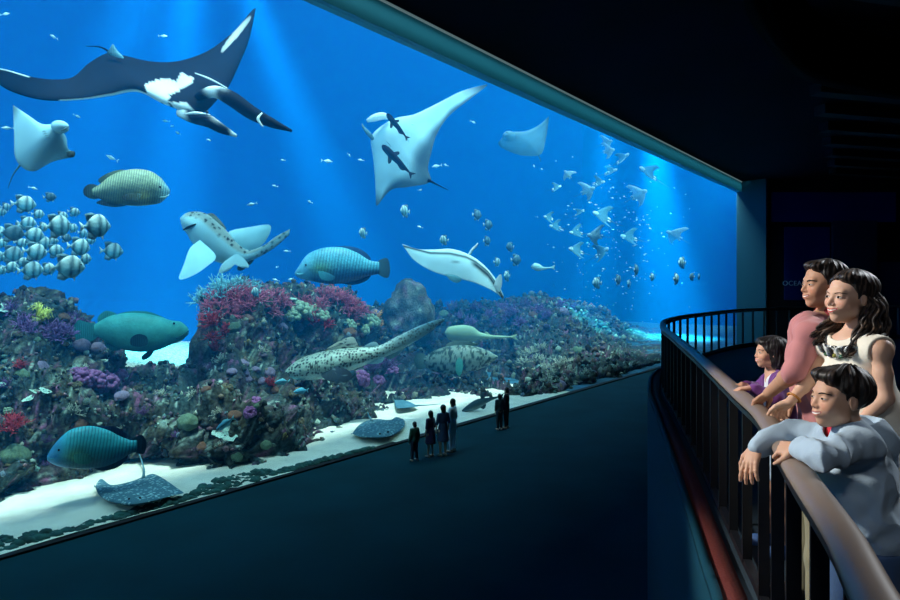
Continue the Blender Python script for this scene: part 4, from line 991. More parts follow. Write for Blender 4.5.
# ---- cownose rays of the far school: one model, copied
def unit_ray():
    V = []; Fc = []; n = 26; m = 12; C = []
    for side in (0, 1):
        for i in range(n):
            u = -1+2*i/(n-1); a = abs(u); xl = .30-.42*a**1.5; xt = -.22+.10*math.sin(a*math.pi)*1.2-.06*a-.0; z0 = .16*a**1.6
            for k in range(m):
                v = k/(m-1); x = xl+(xt-xl)*v; pr = (math.sin(math.pi*v**.7) if 0 < v < 1 else 0)*(1-a)**.7
                V.append((x, u*.5, z0+(1 if side == 0 else -1)*.055*pr)); C.append((.05, .20, .30) if side == 0 else (.45, .72, .80))
    B = n*m
    for s in (0, 1):
        for i in range(n-1):
            for k in range(m-1):
                q = (s*B+i*m+k, s*B+i*m+k+1, s*B+(i+1)*m+k+1, s*B+(i+1)*m+k); Fc.append(q if s else q[::-1])
    e = bpy.data.objects.new('cownose_ray', None); e.empty_display_size = .1
    def P_(nm, V, Fc, c): o = mesh(nm, V, Fc, M_smooth, None, np.tile(np.array(c, float), (len(V), 1)) if len(np.shape(c)) == 1 else c); COL.objects.unlink(o); o.parent = e
    P_('body', V, Fc, np.array(C))
    P_('head', I2*np.array([.13, .10, .065])+np.array([.27, 0, .0]), F2, (.4, .66, .72))
    P_('tail', *tube([(-.2, 0, 0), (-.45, .02, .01), (-.8, .0, .03)], [.014, .008, .003], 6), (.1, .25, .3))
    for s in (-1, 1): o = plate([(-.18, s*.03, 0), (-.3, s*.05, 0), (-.28, s*.1, 0), (-.18, s*.1, 0)], (0, 0, 1), .012); P_('pelvic_fin', o[0], o[1], (.5, .7, .7))
    return e
cow = unit_ray()
RS = [(606, 143, 15, .4), (608, 151, 15, .2), (622, 159, 19, .9), (610, 172, 17, .5), (568, 175, 13, 2.), (556, 188, 13, .5), (587, 191, 19, .6), (598, 183, 16, .2), (579, 213, 14, .8), (549, 218, 13, 2.6), (556, 227, 16, 2.8), (603, 217, 26, 2.4), (577, 233, 18, 3.), (596, 236, 20, 2.9),
      (577, 251, 20, 2.6), (601, 253, 21, .9), (630, 238, 22, 2.7), (675, 236, 22, 2.3), (649, 174, 27, 2.2), (638, 195, 22, .7)]
desc = ['highest', 'second highest', 'tilting', 'turning', 'small outlying', 'smallest low', 'bright', 'dim', 'little', 'pale outlying', 'lower outlying', 'large dark-backed', 'level', 'central', 'low pale', 'lowest steep', 'broad pale', 'lone farthest', 'biggest high', 'high steep']
for i, (px, py, s, a) in enumerate(RS):
    d = 4+rr.random()*4; p = pd(px, py, d); ro = rr.uniform(-.6, .6)
    K_ = p*np.array([1, 1, 0]); K_ = K_/np.linalg.norm(K_); R_ = np.array([K_[1], -K_[0], 0.])
    f = R_*math.cos(a)*.85+np.array([0, 0, 1])*math.sin(a)*.45-K_*.25
    tag(clone(cow, p, f, p[1]/F*s*1.15, roll=rr.choice([-1, 1])*rr.uniform(.6, 1.1)), f"{desc[i]} cownose ray of the far school under the header beam", 'ray', 'cownose rays of the far school')
# ---- specks of silver fish
tv = np.array([(.5, 0, 0), (.1, .1, 0), (.1, 0, .16), (.1, -.1, 0), (.1, 0, -.16), (-.32, 0, 0), (-.5, 0, .16), (-.44, 0, 0), (-.5, 0, -.16), (-.36, .03, 0), (-.36, -.03, 0)])
tf = [(0, 1, 2), (0, 2, 3), (0, 3, 4), (0, 4, 1), (5, 2, 1), (5, 3, 2), (5, 4, 3), (5, 1, 4), (5, 6, 9), (9, 6, 7), (9, 7, 8), (5, 9, 8), (5, 10, 6), (10, 7, 6), (10, 8, 7), (5, 8, 10)]
tiny = mesh('silver_fish', tv, tf, mat('silver_fish_skin', (.5, .85, .9), .4), smooth=False); COL.objects.unlink(tiny)
def speck(px, py, s, d, lab, grp):
    c = tiny.copy(); COL.objects.link(c); p = pd(px, py, d); a = rr.uniform(-.7, .7); f = U*math.cos(a)*rr.choice((-1, 1, -1))+N*math.sin(a); f = f+np.array([0, 0, rr.uniform(-.3, .3)]); f /= np.linalg.norm(f)
    y = np.cross([0, 0, 1], f); y /= np.linalg.norm(y); xform(c, p, (f, y, np.cross(f, y)), p[1]/F*s); tag(c, lab, 'fish', grp)
for px, py, s in [(5, 14, 9), (54, 37, 11), (163, 36, 9), (112, 158, 14), (178, 133, 9), (172, 126, 7), (166, 121, 8), (77, 116, 8), (209, 140, 7), (8, 128, 12), (33, 188, 9), (327, 161, 12), (349, 155, 9), (361, 160, 7), (437, 166, 12), (446, 165, 7), (473, 122, 8), (412, 124, 6), (252, 204, 11), (310, 202, 7),
    (276, 280, 8), (291, 279, 7), (287, 251, 7), (277, 267, 6), (534, 166, 8), (556, 161, 7), (542, 169, 6), (420, 227, 7), (275, 186, 7), (283, 160, 6), (420, 190, 5)]:
    speck(px, py, s, 4+rr.random()*5, 'tiny silver fish drifting alone in the open blue water', 'lone tiny silver fish in open water')
for i in range(230):
    x = rr.gauss(612, 34); y = rr.gauss(240, 42)
    if not (535 < x < 715 and 150 < y < 325): continue
    speck(x, y, rr.choice([2.2, 2.6, 3, 3.4, 4.5]), 2+rr.random()*8, 'speck-sized silver fish glinting in and below the far ray school', 'glinting specks of silver fish')
for o in (bat, batd, slim_f, plain_f, cow):
    for c in list(o.children): bpy.data.objects.remove(c)
    bpy.data.objects.remove(o)
bpy.data.objects.remove(tiny)
for k in KINDS.values(): bpy.data.objects.remove(k[0])
ZB = 4.0; ZR = 5.0
RP = [(.75, -4.), (.48, -2.), (.40, -.8), (.50, .3)]+[tuple(pw(a, 100, b)[:2]) for a, b in ((885, 1.14), (843, 1.5), (800, 2.0), (765, 2.83), (740, 3.43), (700, 5.14), (675, 7.2), (663, 9.), (669, 10.9), (700, 12.9), (760, 15.7))]+[(12.5, 17.6), (18., 19.), (26, 19.5)]
RPs = spline(np.array([(x, y) for x, y in RP]), 600)
sl_ = np.concatenate([[0], np.cumsum(np.linalg.norm(np.diff(RPs, axis=0), axis=1))])
def rail_at(s):
    x = np.interp(s, sl_, RPs[:, 0]); y = np.interp(s, sl_, RPs[:, 1]); x2 = np.interp(s+.02, sl_, RPs[:, 0]); y2 = np.interp(s+.02, sl_, RPs[:, 1]); x1 = np.interp(s-.02, sl_, RPs[:, 0]); y1 = np.interp(s-.02, sl_, RPs[:, 1])
    t = np.array([x2-x1, y2-y1, 0.]); t /= np.linalg.norm(t); return np.array([x, y, 0.]), t, np.array([-t[1], t[0], 0.])
S_ = np.arange(.05, sl_[-1]-.05, .12)
M_rail = mat('rail_wood', (.24, .18, .14), .42, spec=.5, mix=(2., 4, .85, 1.1))
M_steel = mat('dark_steel', (.012, .014, .018), .35, metal=.3)
M_edge = mat('red_carpet_edge', (.10, .010, .006), .9, bump=(60., .4, .01))
M_slab = mat('balcony_carpet', (.012, .03, .045), .9)
M_fasc = mat('balcony_teal_fascia', (.004, .045, .07), .8, spec=.15)
def sweep(sec, S):          # section (offset outward, z) swept along the rail path
    V = []; Fc = []; n = len(sec)
    for s in S:
        p, t, o = rail_at(s)
        for a, z in sec: V.append(p+o*a+np.array([0, 0, z]))
    for i in range(len(S)-1):
        for k in range(n): Fc.append((i*n+k, i*n+(k+1) % n, (i+1)*n+(k+1) % n, (i+1)*n+k))
    Fc.append(tuple(range(n))[::-1]); Fc.append(tuple((len(S)-1)*n+k for k in range(n))); return np.array(V), Fc
p0 = rail_at(sl_[-1]*.35)[0]
rl = empty('balcony_railing', (p0[0], p0[1], ZB), 'long curved balcony railing with a broad wooden handrail and dark upright bars', 'railing')
hs = [(.046*math.cos(a)*(1.0), ZR-.028+.028*math.sin(a)*(1.15 if math.sin(a) > 0 else 1)) for a in np.linspace(0, 2*math.pi, 17)[:-1]]
mesh('handrail', *sweep(hs, S_), M_rail, rl)
mesh('rail_bar', *sweep([(-.03, ZR-.085), (.03, ZR-.085), (.03, ZR-.06), (-.03, ZR-.06)], S_), M_steel, rl, smooth=False)
mesh('bottom_bar', *sweep([(-.02, ZB+.08), (.02, ZB+.08), (.02, ZB+.12), (-.02, ZB+.12)], S_), M_steel, rl, smooth=False)
s_near = np.interp(1.0, RPs[:300, 1], sl_[:300])
bars = list(np.arange(s_near-1.2, s_near+9.2, .40))+list(np.arange(s_near+9.3, sl_[-1]-.5, .55))
bars = bars[:99]
base_b = None
for s in bars:
    p, t, o = rail_at(s)
    V, Fc = box(p+np.array([0, 0, (ZB+.1+ZR-.07)/2]), (.009, .024, (ZR-.17-ZB)/2), (t, o, (0, 0, 1)))
    mesh('baluster', V, Fc, M_steel, rl, smooth=False)
outer = [rail_at(s)[0]+rail_at(s)[2]*.2 for s in S_]
poly = [p+np.array([0, 0, ZB-.15]) for p in outer]+[np.array([55, 20, ZB-.15]), np.array([55, -20, ZB-.15]), np.array([1, -20, ZB-.15])]
V, Fc = plate(poly, (0, 0, 1), .3)
struct(mesh('floor_balcony', V, Fc, M_slab, smooth=False))
struct(mesh('wall_balcony', *sweep([(.195, 0), (.22, 0), (.22, ZB+.005), (.195, ZB+.005)], S_), M_fasc))
struct(mesh('trim_4', *sweep([(.05, ZB+.0), (.17, ZB+.0), (.17, ZB+.03), (.05, ZB+.03)], S_), M_edge))
struct(mesh('trim_5', *sweep([(.172, ZB+.0), (.22, ZB+.0), (.22, ZB+.05), (.172, ZB+.05)], S_), M_fasc))
# lettering on the far wall
cu = bpy.data.curves.new('wall_sign', 'FONT'); cu.body = 'OCEAN'; cu.size = .62; cu.extrude = .02; cu.space_character = 1.1
t_ = bpy.data.objects.new('wall_sign', cu); COL.objects.link(t_); dg = bpy.context.evaluated_depsgraph_get()
me = bpy.data.meshes.new_from_object(t_.evaluated_get(dg)); bpy.data.objects.remove(t_)
so = link(bpy.data.objects.new('wall_sign', me)); a_ = pw(782.5, 285.5, Yw-.2); so.location = [float(x) for x in a_]; so.rotation_euler = (math.pi/2, 0, 0)
me.materials.clear(); me.materials.append(mat('sign_letters', (.8, .9, .95), .5)); tag(so, 'pale OCEAN lettering on the dark far wall beside the man', 'sign')
# dark acoustic baffles under the ceiling and the curved soffit over the balcony
for i in range(11):
    y = 16+i*3.6; L = 9+i*.9; x = 7+i*2.35
    struct(mesh('ceiling_beam' if i == 0 else f'ceiling_beam.{i:03d}', *box((x+L/2+1, y, ZC-.25), (L/2, .35, .25), ((.97, .24, 0), (-.24, .97, 0), (0, 0, 1))), M_black, smooth=False))
struct(mesh('ceiling_soffit', *sweep([(-1.6, 10.6), (-1.2, 10.6), (-1.2, 12.), (-1.6, 12.)], S_), mat('soffit_brown', (.002, .0012, .001), .95, spec=.05)))
M_sk = mat('person_skin', rough=.52, attr=True, spec=.25, sss=.08, mix=(9., 3, .96, 1.04))
M_hair = mat('black_hair', rough=.5, attr=True, spec=.35)
M_face = mat('face_detail', rough=.6, attr=True, spec=.12)
def cloth(name, c, sc_=130., rough=.85, bs=.25): return mat(name, c, rough, bump=(sc_, bs, .003), spec=.2, sheen=.15)
def unit(v): v = np.asarray(v, float); return v/np.linalg.norm(v)
def far(P, c, r):           # True when a whole block of samples is far from a ball
    return np.linalg.norm(P-np.asarray(c), axis=1).min() > r
class Head:
    def __init__(s, o, f, tilt=0., roll=0., k=1.):
        s.o = np.asarray(o, float); f = unit([f[0], f[1], 0]); R_ = np.array([f[1], -f[0], 0.]); up = np.array([0, 0, 1.])
        f2 = f*math.cos(tilt)+up*math.sin(tilt); u2 = np.cross(R_, f2)
        R3 = R_*math.cos(roll)+u2*math.sin(roll); u3 = np.cross(R3, f2)
        s.A = np.array([R3, f2, u3]); s.k = k
    def loc(s, P): return (P-s.o) @ s.A.T/s.k
    def wor(s, p): return np.asarray(p, float)*s.k @ s.A+s.o
def head_sdf(p, fem=0., child=0., smile=1.):
    jw = .049-.004*fem; d = ell(p, (0, -.015, .035), (.072, .091, .077))
    d = smin(d, ell(p, (0, .022, -.032-.003*(1-child)), (jw+.004*child, .056, .072-.004*child)), .035)
    d = smin(d, sph(p, (0, .056, -.088+.004*child), .015), .03)
    x = np.abs(p[:, 0]); q = np.stack([x, p[:, 1], p[:, 2]], 1)
    d = smin(d, sph(q, (.036, .050, -.024), .021+.002*smile), .028)
    d = smin(d, sph(q, (.046, .005, -.060), .012), .03)
    d = smin(d, cone(q, (.0, .075, .020), (.034, .066, .022), .007, .007), .02)
    d = smax(d, -ell(q, (.031, .0935, .002), (.018, .016, .010)), .012)
    d = smin(d, ell(q, (.0305, .0672, .0), (.0155, .0130, .0115)), .004)
    d = smin(d, cone(q, (0, .076, .006), (0, .0925-.003*child, -.026), .0055, .0088), .012)
    d = smin(d, sph(q, (.0105, .0835, -.030), .0068), .007)
    d = smin(d, ell(q, (0, .068, -.052), (.026, .014, .018)), .014)
    d = smin(d, chain(q, [(0, .0828, -.0495), (.010, .0815, -.0490), (.025, .0720, -.0465+.004*smile)], [.0036, .0036, .0015]), .006)
    d = smin(d, chain(q, [(0, .0805, -.0625), (.010, .0790, -.0610), (.023, .0720, -.0520)], [.0044, .0040, .0015]), .006)
    e = ell(q, (.073, -.006, -.004), (.007, .015, .027)); e = smax(e, -ell(q, (.080, .001, .0), (.006, .008, .016)), .004)
    return smin(d, e, .008)
def hand_parts(w, d, n, thumb, k=1., curl=(25, 35, 25), spread=.0):
    """wrist, direction of the fingers, back of the hand, +1/-1 for the thumb's side"""
    d = unit(d); n = unit(np.asarray(n)-d*(np.asarray(n) @ d)); s = np.cross(d, n)*thumb; w = np.asarray(w, float); C = []
    for i, (off, L) in enumerate(((.027, .92), (.009, 1.), (-.009, .94), (-.026, .76))):
        b = w+(d*.078+s*off)*k; dd = unit(d+s*(off*spread*10)); pts = [w+(d*.03+s*off*.7)*k, b]; rad = [.011*k, .0095*k]; a = 0
        for j, l in enumerate((.040, .026, .021)):
            a += math.radians(curl[j]*(1+.12*i)); b = b+(dd*math.cos(a)-n*math.sin(a))*l*L*k; pts.append(b); rad.append((.0085, .0078, .0064)[j]*k)
        C.append((pts, rad))
    b = w+(d*.018+s*.020)*k; t1 = b+(d*.028+s*.026-n*.008)*k; t2 = t1+(d*.030+s*.010-n*.010)*k; t3 = t2+(d*.024+s*.001-n*.010)*k
    C.append(([b, t1, t2, t3], [.014*k, .012*k, .0098*k, .0075*k]))
    pal = (w+d*.045*k, np.array([.044, .036, .0145])*k, np.array([d, s, n])); return pal, C
def hand_sdf(P, H, w):
    pal, C = H; d = ell(P, pal[0], pal[1], pal[2])
    for pts, rad in C[:4]: d = smin(d, chain(P, pts, rad, .003), .0045)
    return smin(d, chain(P, C[4][0], C[4][1], .004), .010)
class Person:
    def __init__(s, label, root, head, neck, sh, el, wr, hips, knees, feet, f, hand=(None, None), fem=0., child=0., skin=(.62, .36, .24), r=1., h=.0032, smile=1.):
        s.e = empty('person', root, label, 'person'); s.H = head; s.neck = np.array(neck); s.sh = [np.array(x) for x in sh]; s.el = [np.array(x) for x in el]; s.wr = [np.array(x) for x in wr]
        s.hips = np.array(hips); s.kn = [np.array(x) for x in knees]; s.ft = [np.array(x) for x in feet]; s.f = unit([f[0], f[1], 0]); s.s = np.array([s.f[1], -s.f[0], 0.])
        s.hand = hand; s.fem = fem; s.child = child; s.skin = np.array(skin); s.r = r; s.h = h; s.smile = smile
    def torso(s, P):
        r = s.r; mid = (s.sh[0]+s.sh[1])/2; A = np.array([s.s, s.f, [0, 0, 1.]]); L = mid-s.hips; A2 = A
        d = ell(P, s.hips+L*.70, np.array([.150-.015*s.fem, .105, .20])*r, A2)
        d = smin(d, ell(P, s.hips+L*.38, np.array([.130-.02*s.fem, .095, .17])*r, A2), .07)
        d = smin(d, ell(P, s.hips+L*.03, np.array([.155+.008*s.fem, .110, .13])*r, A2), .07)
        d = smin(d, chain(P, [s.sh[0], mid+np.array([0, 0, .02*r]), s.sh[1]], [.055*r, .06*r, .055*r], .02), .05)
        if s.fem: d = smin(d, smin(sph(P, s.hips+L*.70+s.f*.075*r+s.s*.06*r, .052*r), sph(P, s.hips+L*.70+s.f*.075*r-s.s*.06*r, .052*r), .02), .035)
        return d
    def arm(s, P, i, off=0., a=0., b=1.):       # a..b: stretch of shoulder (0) - elbow (.5) - wrist (1)
        r = s.r; pts = []; rad = []
        for t, q, ra in ((0, s.sh[i], .048-.008*s.fem), (.25, s.sh[i]*.5+s.el[i]*.5, .043-.008*s.fem-.004*s.child), (.5, s.el[i], .035-.005*s.fem-.003*s.child), (.65, s.el[i]*.7+s.wr[i]*.3, .036-.006*s.fem-.004*s.child), (1., s.wr[i], .026-.003*s.fem)):
            pts.append((t, q, ra*r+off))
        ts = np.array([p[0] for p in pts]); Q = np.array([p[1] for p in pts]); R_ = np.array([p[2] for p in pts])
        tt = sorted(set([a, b]+[t for t in ts if a < t < b])); q = [np.array([np.interp(t, ts, Q[:, k]) for k in range(3)]) for t in tt]
        return chain(P, q, [float(np.interp(t, ts, R_)) for t in tt], .02)
    def leg(s, P, i, off=0., b=1.):
        r = s.r; hp = s.hips+s.s*(.085*r)*(1 if i else -1)-np.array([0, 0, .05]); kn, ft = s.kn[i], s.ft[i]
        return chain(P, [hp, kn, kn*.6+ft*.4, ft+np.array([0, 0, .08*r])], [.085*r+off, .055*r+off, .052*r+off, .035*r+off], .03)
    def foot(s, P, i, off=0.):
        r = s.r; a = s.ft[i]+np.array([0, 0, .032*r]); return smin(chain(P, [a-s.f*.05*r+np.array([0, 0, .012]), a+s.f*.09*r, a+s.f*.15*r-np.array([0, 0, .006])], [.034*r+off, .036*r+off, .026*r+off], .02), cone(P, a, a+np.array([0, 0, .07*r]), .036*r+off, .034*r+off), .02)
    def box(s, pad=.1):
        a = [s.H.o, s.neck, s.hips]+s.sh+s.el+s.wr+s.kn+s.ft; a = np.array(a); return a.min(0)-pad, a.max(0)+pad
    def body(s, legs=True):
        k = s.H.k
        def f(P):
            n = len(P); big = np.full(n, .5); c = P.mean(0); ra = np.linalg.norm(P-c, axis=1).max()
            nr = lambda q, r: np.linalg.norm(c-np.asarray(q)) < r+ra
            d = s.torso(P)
            mid = (s.sh[0]+s.sh[1])/2
            nk = chain(P, [mid+np.array([0, 0, -.02]), s.neck, s.H.wor((0, -.022, -.045))], [.058*s.r, .045*s.r-.007*s.fem, .043*k-.006*s.fem], .02)
            d = smin(d, nk, .045)
            hd = np.linalg.norm(P-s.H.o, axis=1)-.15*k
            if hd.min() < .10: hd = np.where(hd < .14, head_sdf(s.H.loc(P), s.fem, s.child, s.smile)*k, hd)
            d = smin(d, hd, .014)
            for i in (0, 1):
                d = smin(d, s.arm(P, i), .018)
                if s.hand[i] is not None:
                    hd = np.linalg.norm(P-(s.wr[i]), axis=1)-.22
                    if hd.min() < .06: hd = hand_sdf(P, s.hand[i], s.wr[i])
                    else: hd = hd+.04
                    d = smin(d, hd, .014)
                if legs: d = smin(d, s.leg(P, i), .03); d = smin(d, s.foot(P, i), .02)
            return d
        lo, hi = s.box(.16); lo[2] = min(x[2] for x in s.ft)-.02; hi[2] = s.H.o[2]+.16
        V, Fc = nets(f, lo, hi, s.h, 1.15)
        C = np.tile(s.skin, (len(V), 1)); p = s.H.loc(V)
        near = np.linalg.norm(p, axis=1) < .14
        red = np.exp(-((np.abs(p[:, 0])-.038)**2+(p[:, 2]+.026)**2)/.0003)*(p[:, 1] > .03)+np.exp(-(p[:, 0]**2+(p[:, 2]+.028)**2)/.00012)*(p[:, 1] > .07)*.6
        C = mixc(C, s.skin*np.array([1.08, .80, .78]), np.clip(red, 0, 1)*near*.7)
        C = mixc(C, s.skin*.78, (np.exp(-((np.abs(p[:, 0])-.030)**2/.0003+(p[:, 2]-.011)**2/.00003))*(p[:, 1] > .05))*near*.5)
        nb = fbm(V, 14., 2, 3)*.03; C = C*(1+nb)[:, None]
        s.o = mesh('body', V, Fc, M_sk, s.e, C)
        s.bvh = BVHTree.FromPolygons([Vector(v) for v in V], [list(map(int, q)) for q in Fc]); return s
    def patch(s, name, xs, zu, zl, col, th=.0012, m=7, dir_=(0, -1, 0), lift=.0002):
        """a thin piece of the face between two curves, laid on the skin"""
        n = len(xs); V = []; Vb = []; C = []
        dv = s.H.A.T @ unit(dir_)
        for i, x in enumerate(xs):
            for k in range(m):
                t = k/(m-1); z = zu[i]*(1-t)+zl[i]*t; o = s.H.wor((x-dir_[0]*.15, .0-dir_[1]*.16, z)); h = s.bvh.ray_cast(Vector(o), Vector(dv), .3)
                p = np.array(h[0]) if h[0] is not None else o+dv*.08
                e = math.sin(math.pi*t)*math.sin(math.pi*(i+.5)/n)
                V.append(p-dv*(lift+th*(e**.5))); Vb.append(p+dv*.002); C.append(col(x, z, t, i/(n-1)))
        N_ = n*m; Fc = []
        for i in range(n-1):
            for k in range(m-1):
                q = (i*m+k, i*m+k+1, (i+1)*m+k+1, (i+1)*m+k); Fc.append(q); Fc.append(tuple(N_+a for a in q[::-1]))
        for i in range(n-1):
            for k in (0, m-1): a = (i*m+k, (i+1)*m+k, N_+(i+1)*m+k, N_+i*m+k); Fc.append(a[::-1] if k == 0 else a)
        for i in (0, n-1):
            for k in range(m-1): a = (i*m+k, i*m+k+1, N_+i*m+k+1, N_+i*m+k); Fc.append(a)
        return mesh(name, np.array(V+Vb), Fc, M_face, s.e, np.array(C+C))
    def face(s, gaze=(0, 0), brow=(.01, .008, .006), lip=(.62, .20, .17), teeth=True, ey=1., browth=1.):
        for sg in (-1, 1):
            xs = np.linspace(-.0150, .0150, 25); c = .0305*sg
            up = [.0066*ey*(1-(x/.0152)**2)**.75+.0006*x*sg*60*.03 for x in xs]; lo = [-.0040*ey*(1-(x/.0152)**2)**.8 for x in xs]
            def ec(x, z, t, u, c=c):
                r = math.hypot(x-c-gaze[0]*.004, z-gaze[1]*.003-.0006)
                if t < .2: return (.008, .005, .004)
                if t > .93: return (.35, .18, .14)
                return (.010, .006, .005) if r < .0062 else (.52, .48, .45)
            s.patch('eye', c+xs, up, lo, ec, .0008, 11)
            xs = np.linspace(-.017, .019, 19)*sg; zz = [.0165+.0040*(1-((x*sg-.003)/.018)**2) for x in xs]
            s.patch('eyebrow', c+xs, [z+.0028*browth*(1-.5*abs(i-7)/12) for i, z in enumerate(zz)], [z-.0028*browth*(1-.6*abs(i-7)/12) for i, z in enumerate(zz)], lambda *a: brow, .0010, 5)
        xs = np.linspace(-.0275, .0275, 31); sm = s.smile
        cv = [.0050*sm*(x/.0275)**2 for x in xs]; ed = [max(0, 1-(x/.0278)**2) for x in xs]
        dark = tuple(np.array(lip)*.75)
        s.patch('upper_lip', xs, [-.0500+c*1.2+.0022*(e**.6)*(1-.45*math.exp(-(x/.004)**2)) for x, c, e in zip(xs, cv, ed)], [-.0535+c*1.2 for c in cv], lambda x, z, t, u: lip, .0016, 6)
        op = (.0052 if teeth else .0008)
        s.patch('lower_lip', xs, [-.0535-op*e+c*1.2 for e, c in zip(ed, cv)], [-.0545-op*e-.0060*(e**.7)+c*1.2 for e, c in zip(ed, cv)], lambda x, z, t, u: lip, .0020, 6)
        if teeth: s.patch('teeth', xs, [-.0533+c*1.2 for c in cv], [-.0537-op*e+c*1.2 for e, c in zip(ed, cv)], lambda x, z, t, u: (.80, .78, .72) if abs(x) < .023 else (.10, .02, .02), .0004, 5)
        for sg in (-1, 1):
            xs = np.linspace(-.0028, .0028, 7)+sg*.0072; s.patch('nostril', xs, [-.0335]*7, [-.0365]*7, lambda *a: (.08, .02, .015), .0002, 4, lift=.0004)
    def cloth(s, name, f, m, lo, hi, h=.005, wr=.004, wsc=9., seed=1, col=None, stretch=(1, 1, 1)):
        g = lambda P: f(P)+wr*(np.abs(noise(P*np.array(stretch), wsc, seed))*1.6-.5+.35*noise(P*np.array(stretch), wsc*2.2, seed+1)) if wr else f(P)
        V, Fc = nets(g, lo, hi, h); return mesh(name, V, Fc, m, s.e, None if col is None else col(V))
    def hair(s, f, lo=-.2, hi=.16, h=.0027, c=(.012, .009, .008), c2=(.05, .035, .028), gr=7., amp=.0035, name='hair', pad=.17):
        k = s.H.k
        def g(P):
            p = s.H.loc(P); q = strands(p, gr); return (f(p)+amp*noise(q, 1., 4)+amp*.7*noise(q*2.2, 1., 9))*k
        V, Fc = nets(g, s.H.o-np.array([pad, pad, -lo])*1., s.H.o+np.array([pad, pad, hi]), h)
        p = s.H.loc(V); C = mixc(np.tile(np.array(c, float), (len(V), 1)), c2, ss(.0, .6, noise(strands(p, gr)*2.6, 1., 14))); return mesh(name, V, Fc, M_hair, s.e, C)
def strands(p, gr):        # hair runs down from the crown
    a = np.arctan2(p[:, 0]-.012, p[:, 1]+.035); return np.stack([np.cos(a)*gr, np.sin(a)*gr, p[:, 2]*16], 1)
def hairline(p, F_, T_, B_, side=-.02):     # height of the hair's lower edge: forehead, temple, nape
    y = p[:, 1]; return np.interp(y, [-.12, -.045, -.012, .012, .02, .045, .075, .12], [B_, B_, side, side, .022, T_, F_, F_+.004])
W = pw
# rail contact points follow the built rail
# ---------------- the man
H = Head(W(823, 285, 2.86), (-1, .05), .02, .02, 1.0)
wl = W(769, 393, 2.96); hd = hand_parts(wl, unit(W(757, 402, 3.02)-wl)*1., (0.1, 0, 1), 1, 1., (25, 50, 40))
man = Person('smiling man in a pink shirt standing behind the woman, one hand on the handrail', (1.75, 2.9, ZB), H, W(829, 313, 2.88), (W(812, 334, 2.68), W(806, 330, 3.02)), (W(795, 371, 2.70), W(812, 372, 3.2)), (wl, W(795, 400, 3.25)),
             (1.86, 2.92, 4.90), ((1.78, 2.86, 4.50), (1.80, 3.02, 4.50)), ((1.74, 2.83, 4.0), (1.80, 3.06, 4.0)), (-1, .05), (hd, hand_parts(W(795, 400, 3.25), (-.6, 0, -.8), (-.5, .5, .5), -1, 1., (20, 30, 20))), skin=(.52, .28, .175), r=1.02)
man.body(); man.face(gaze=(-.2, .2), browth=1.5, lip=(.42, .16, .12), ey=.8)
def f(p):
    d = ell(p, (0, -.018, .046), (.080, .099, .080)); d = smin(d, ell(p, (.012, .046, .094), (.046, .034, .018)), .02); d = smin(d, ell(p, (-.03, .042, .088), (.03, .036, .020)), .02)
    d = smax(d, hairline(p, .075, .056, -.060, -.028)-p[:, 2], .010); return smax(d, -ell(p, (0, .09, .012), (.058, .06, .066)), .010)
man.hair(f, gr=7.)
pink = cloth('pink_cotton', (.52, .21, .21)); s = man
def f(P):
    d = s.torso(P)-.010; d = smin(d, s.arm(P, 0, .008, 0, .55), .015); d = smin(d, s.arm(P, 1, .008, 0, .55), .015); d = smax(d, 4.84-P[:, 2], .01)
    m_ = s.neck+np.array([0, 0, .03]); return smax(d, -(cone(P, m_, m_+np.array([0, 0, .3])-.02*s.f, .060, .064)), .008)
lo, hi = s.box(.12); lo[2] = 4.8; hi[2] = s.neck[2]+.1
s.cloth('shirt', f, pink, lo, hi, .0042, .011, 13., stretch=(1, 1, .45))
for i in (0, 1): s.cloth('sleeve_cuff', lambda P, i=i: smax(s.arm(P, i, .012, .50, .545), -(s.arm(P, i, .004, .4, .7)), .003), pink, s.el[i]-.1, s.el[i]+.1, .004, .002)
def f(P):
    q = s.neck+np.array([0, 0, -.035]); t = np.clip((P[:, 2]-q[2])/.065, 0, 1); w_ = P-q; w_ = w_-np.outer(w_[:, 2]*-.25, s.f); rr_ = np.sqrt((w_[:, 0])**2+(w_[:, 1])**2)
    d = np.abs(rr_-(.078-.016*t))-.004; d = smax(d, np.maximum(q[2]-P[:, 2], P[:, 2]-q[2]-.060), .004); g = w_ @ s.f; return smax(d, .022-np.abs(w_ @ s.s)-np.maximum(.03-g, 0)*4+t*.018, .003)
s.cloth('collar', f, cloth('dark_red_lining', (.30, .04, .05)), s.neck-.13, s.neck+.13, .003, .0015)
khaki = cloth('khaki_cotton', (.26, .24, .15))
def f(P): return smax(smin(smin(s.leg(P, 0, .016), s.leg(P, 1, .016), .02), smax(s.torso(P)-.008, P[:, 2]-4.93, .01), .03), np.maximum(P[:, 2]-4.93, 4.06-P[:, 2]), .005)
lo, hi = s.box(.15); lo[2] = 4.03; hi[2] = 4.97; s.cloth('trousers', f, khaki, lo, hi, .007, .006, 8.)
shoe_m = mat('dark_shoe_leather', (.02, .018, .016), .4)
def shoes(s, m=shoe_m):
    for i in (0, 1): s.cloth('shoe', lambda P, i=i: smax(s.foot(P, i, .009), P[:, 2]-s.ft[i][2]-.085, .004), m, s.ft[i]-np.array([.22, .22, .0]), s.ft[i]+np.array([.22, .22, .16]), .006, 0)
shoes(s)
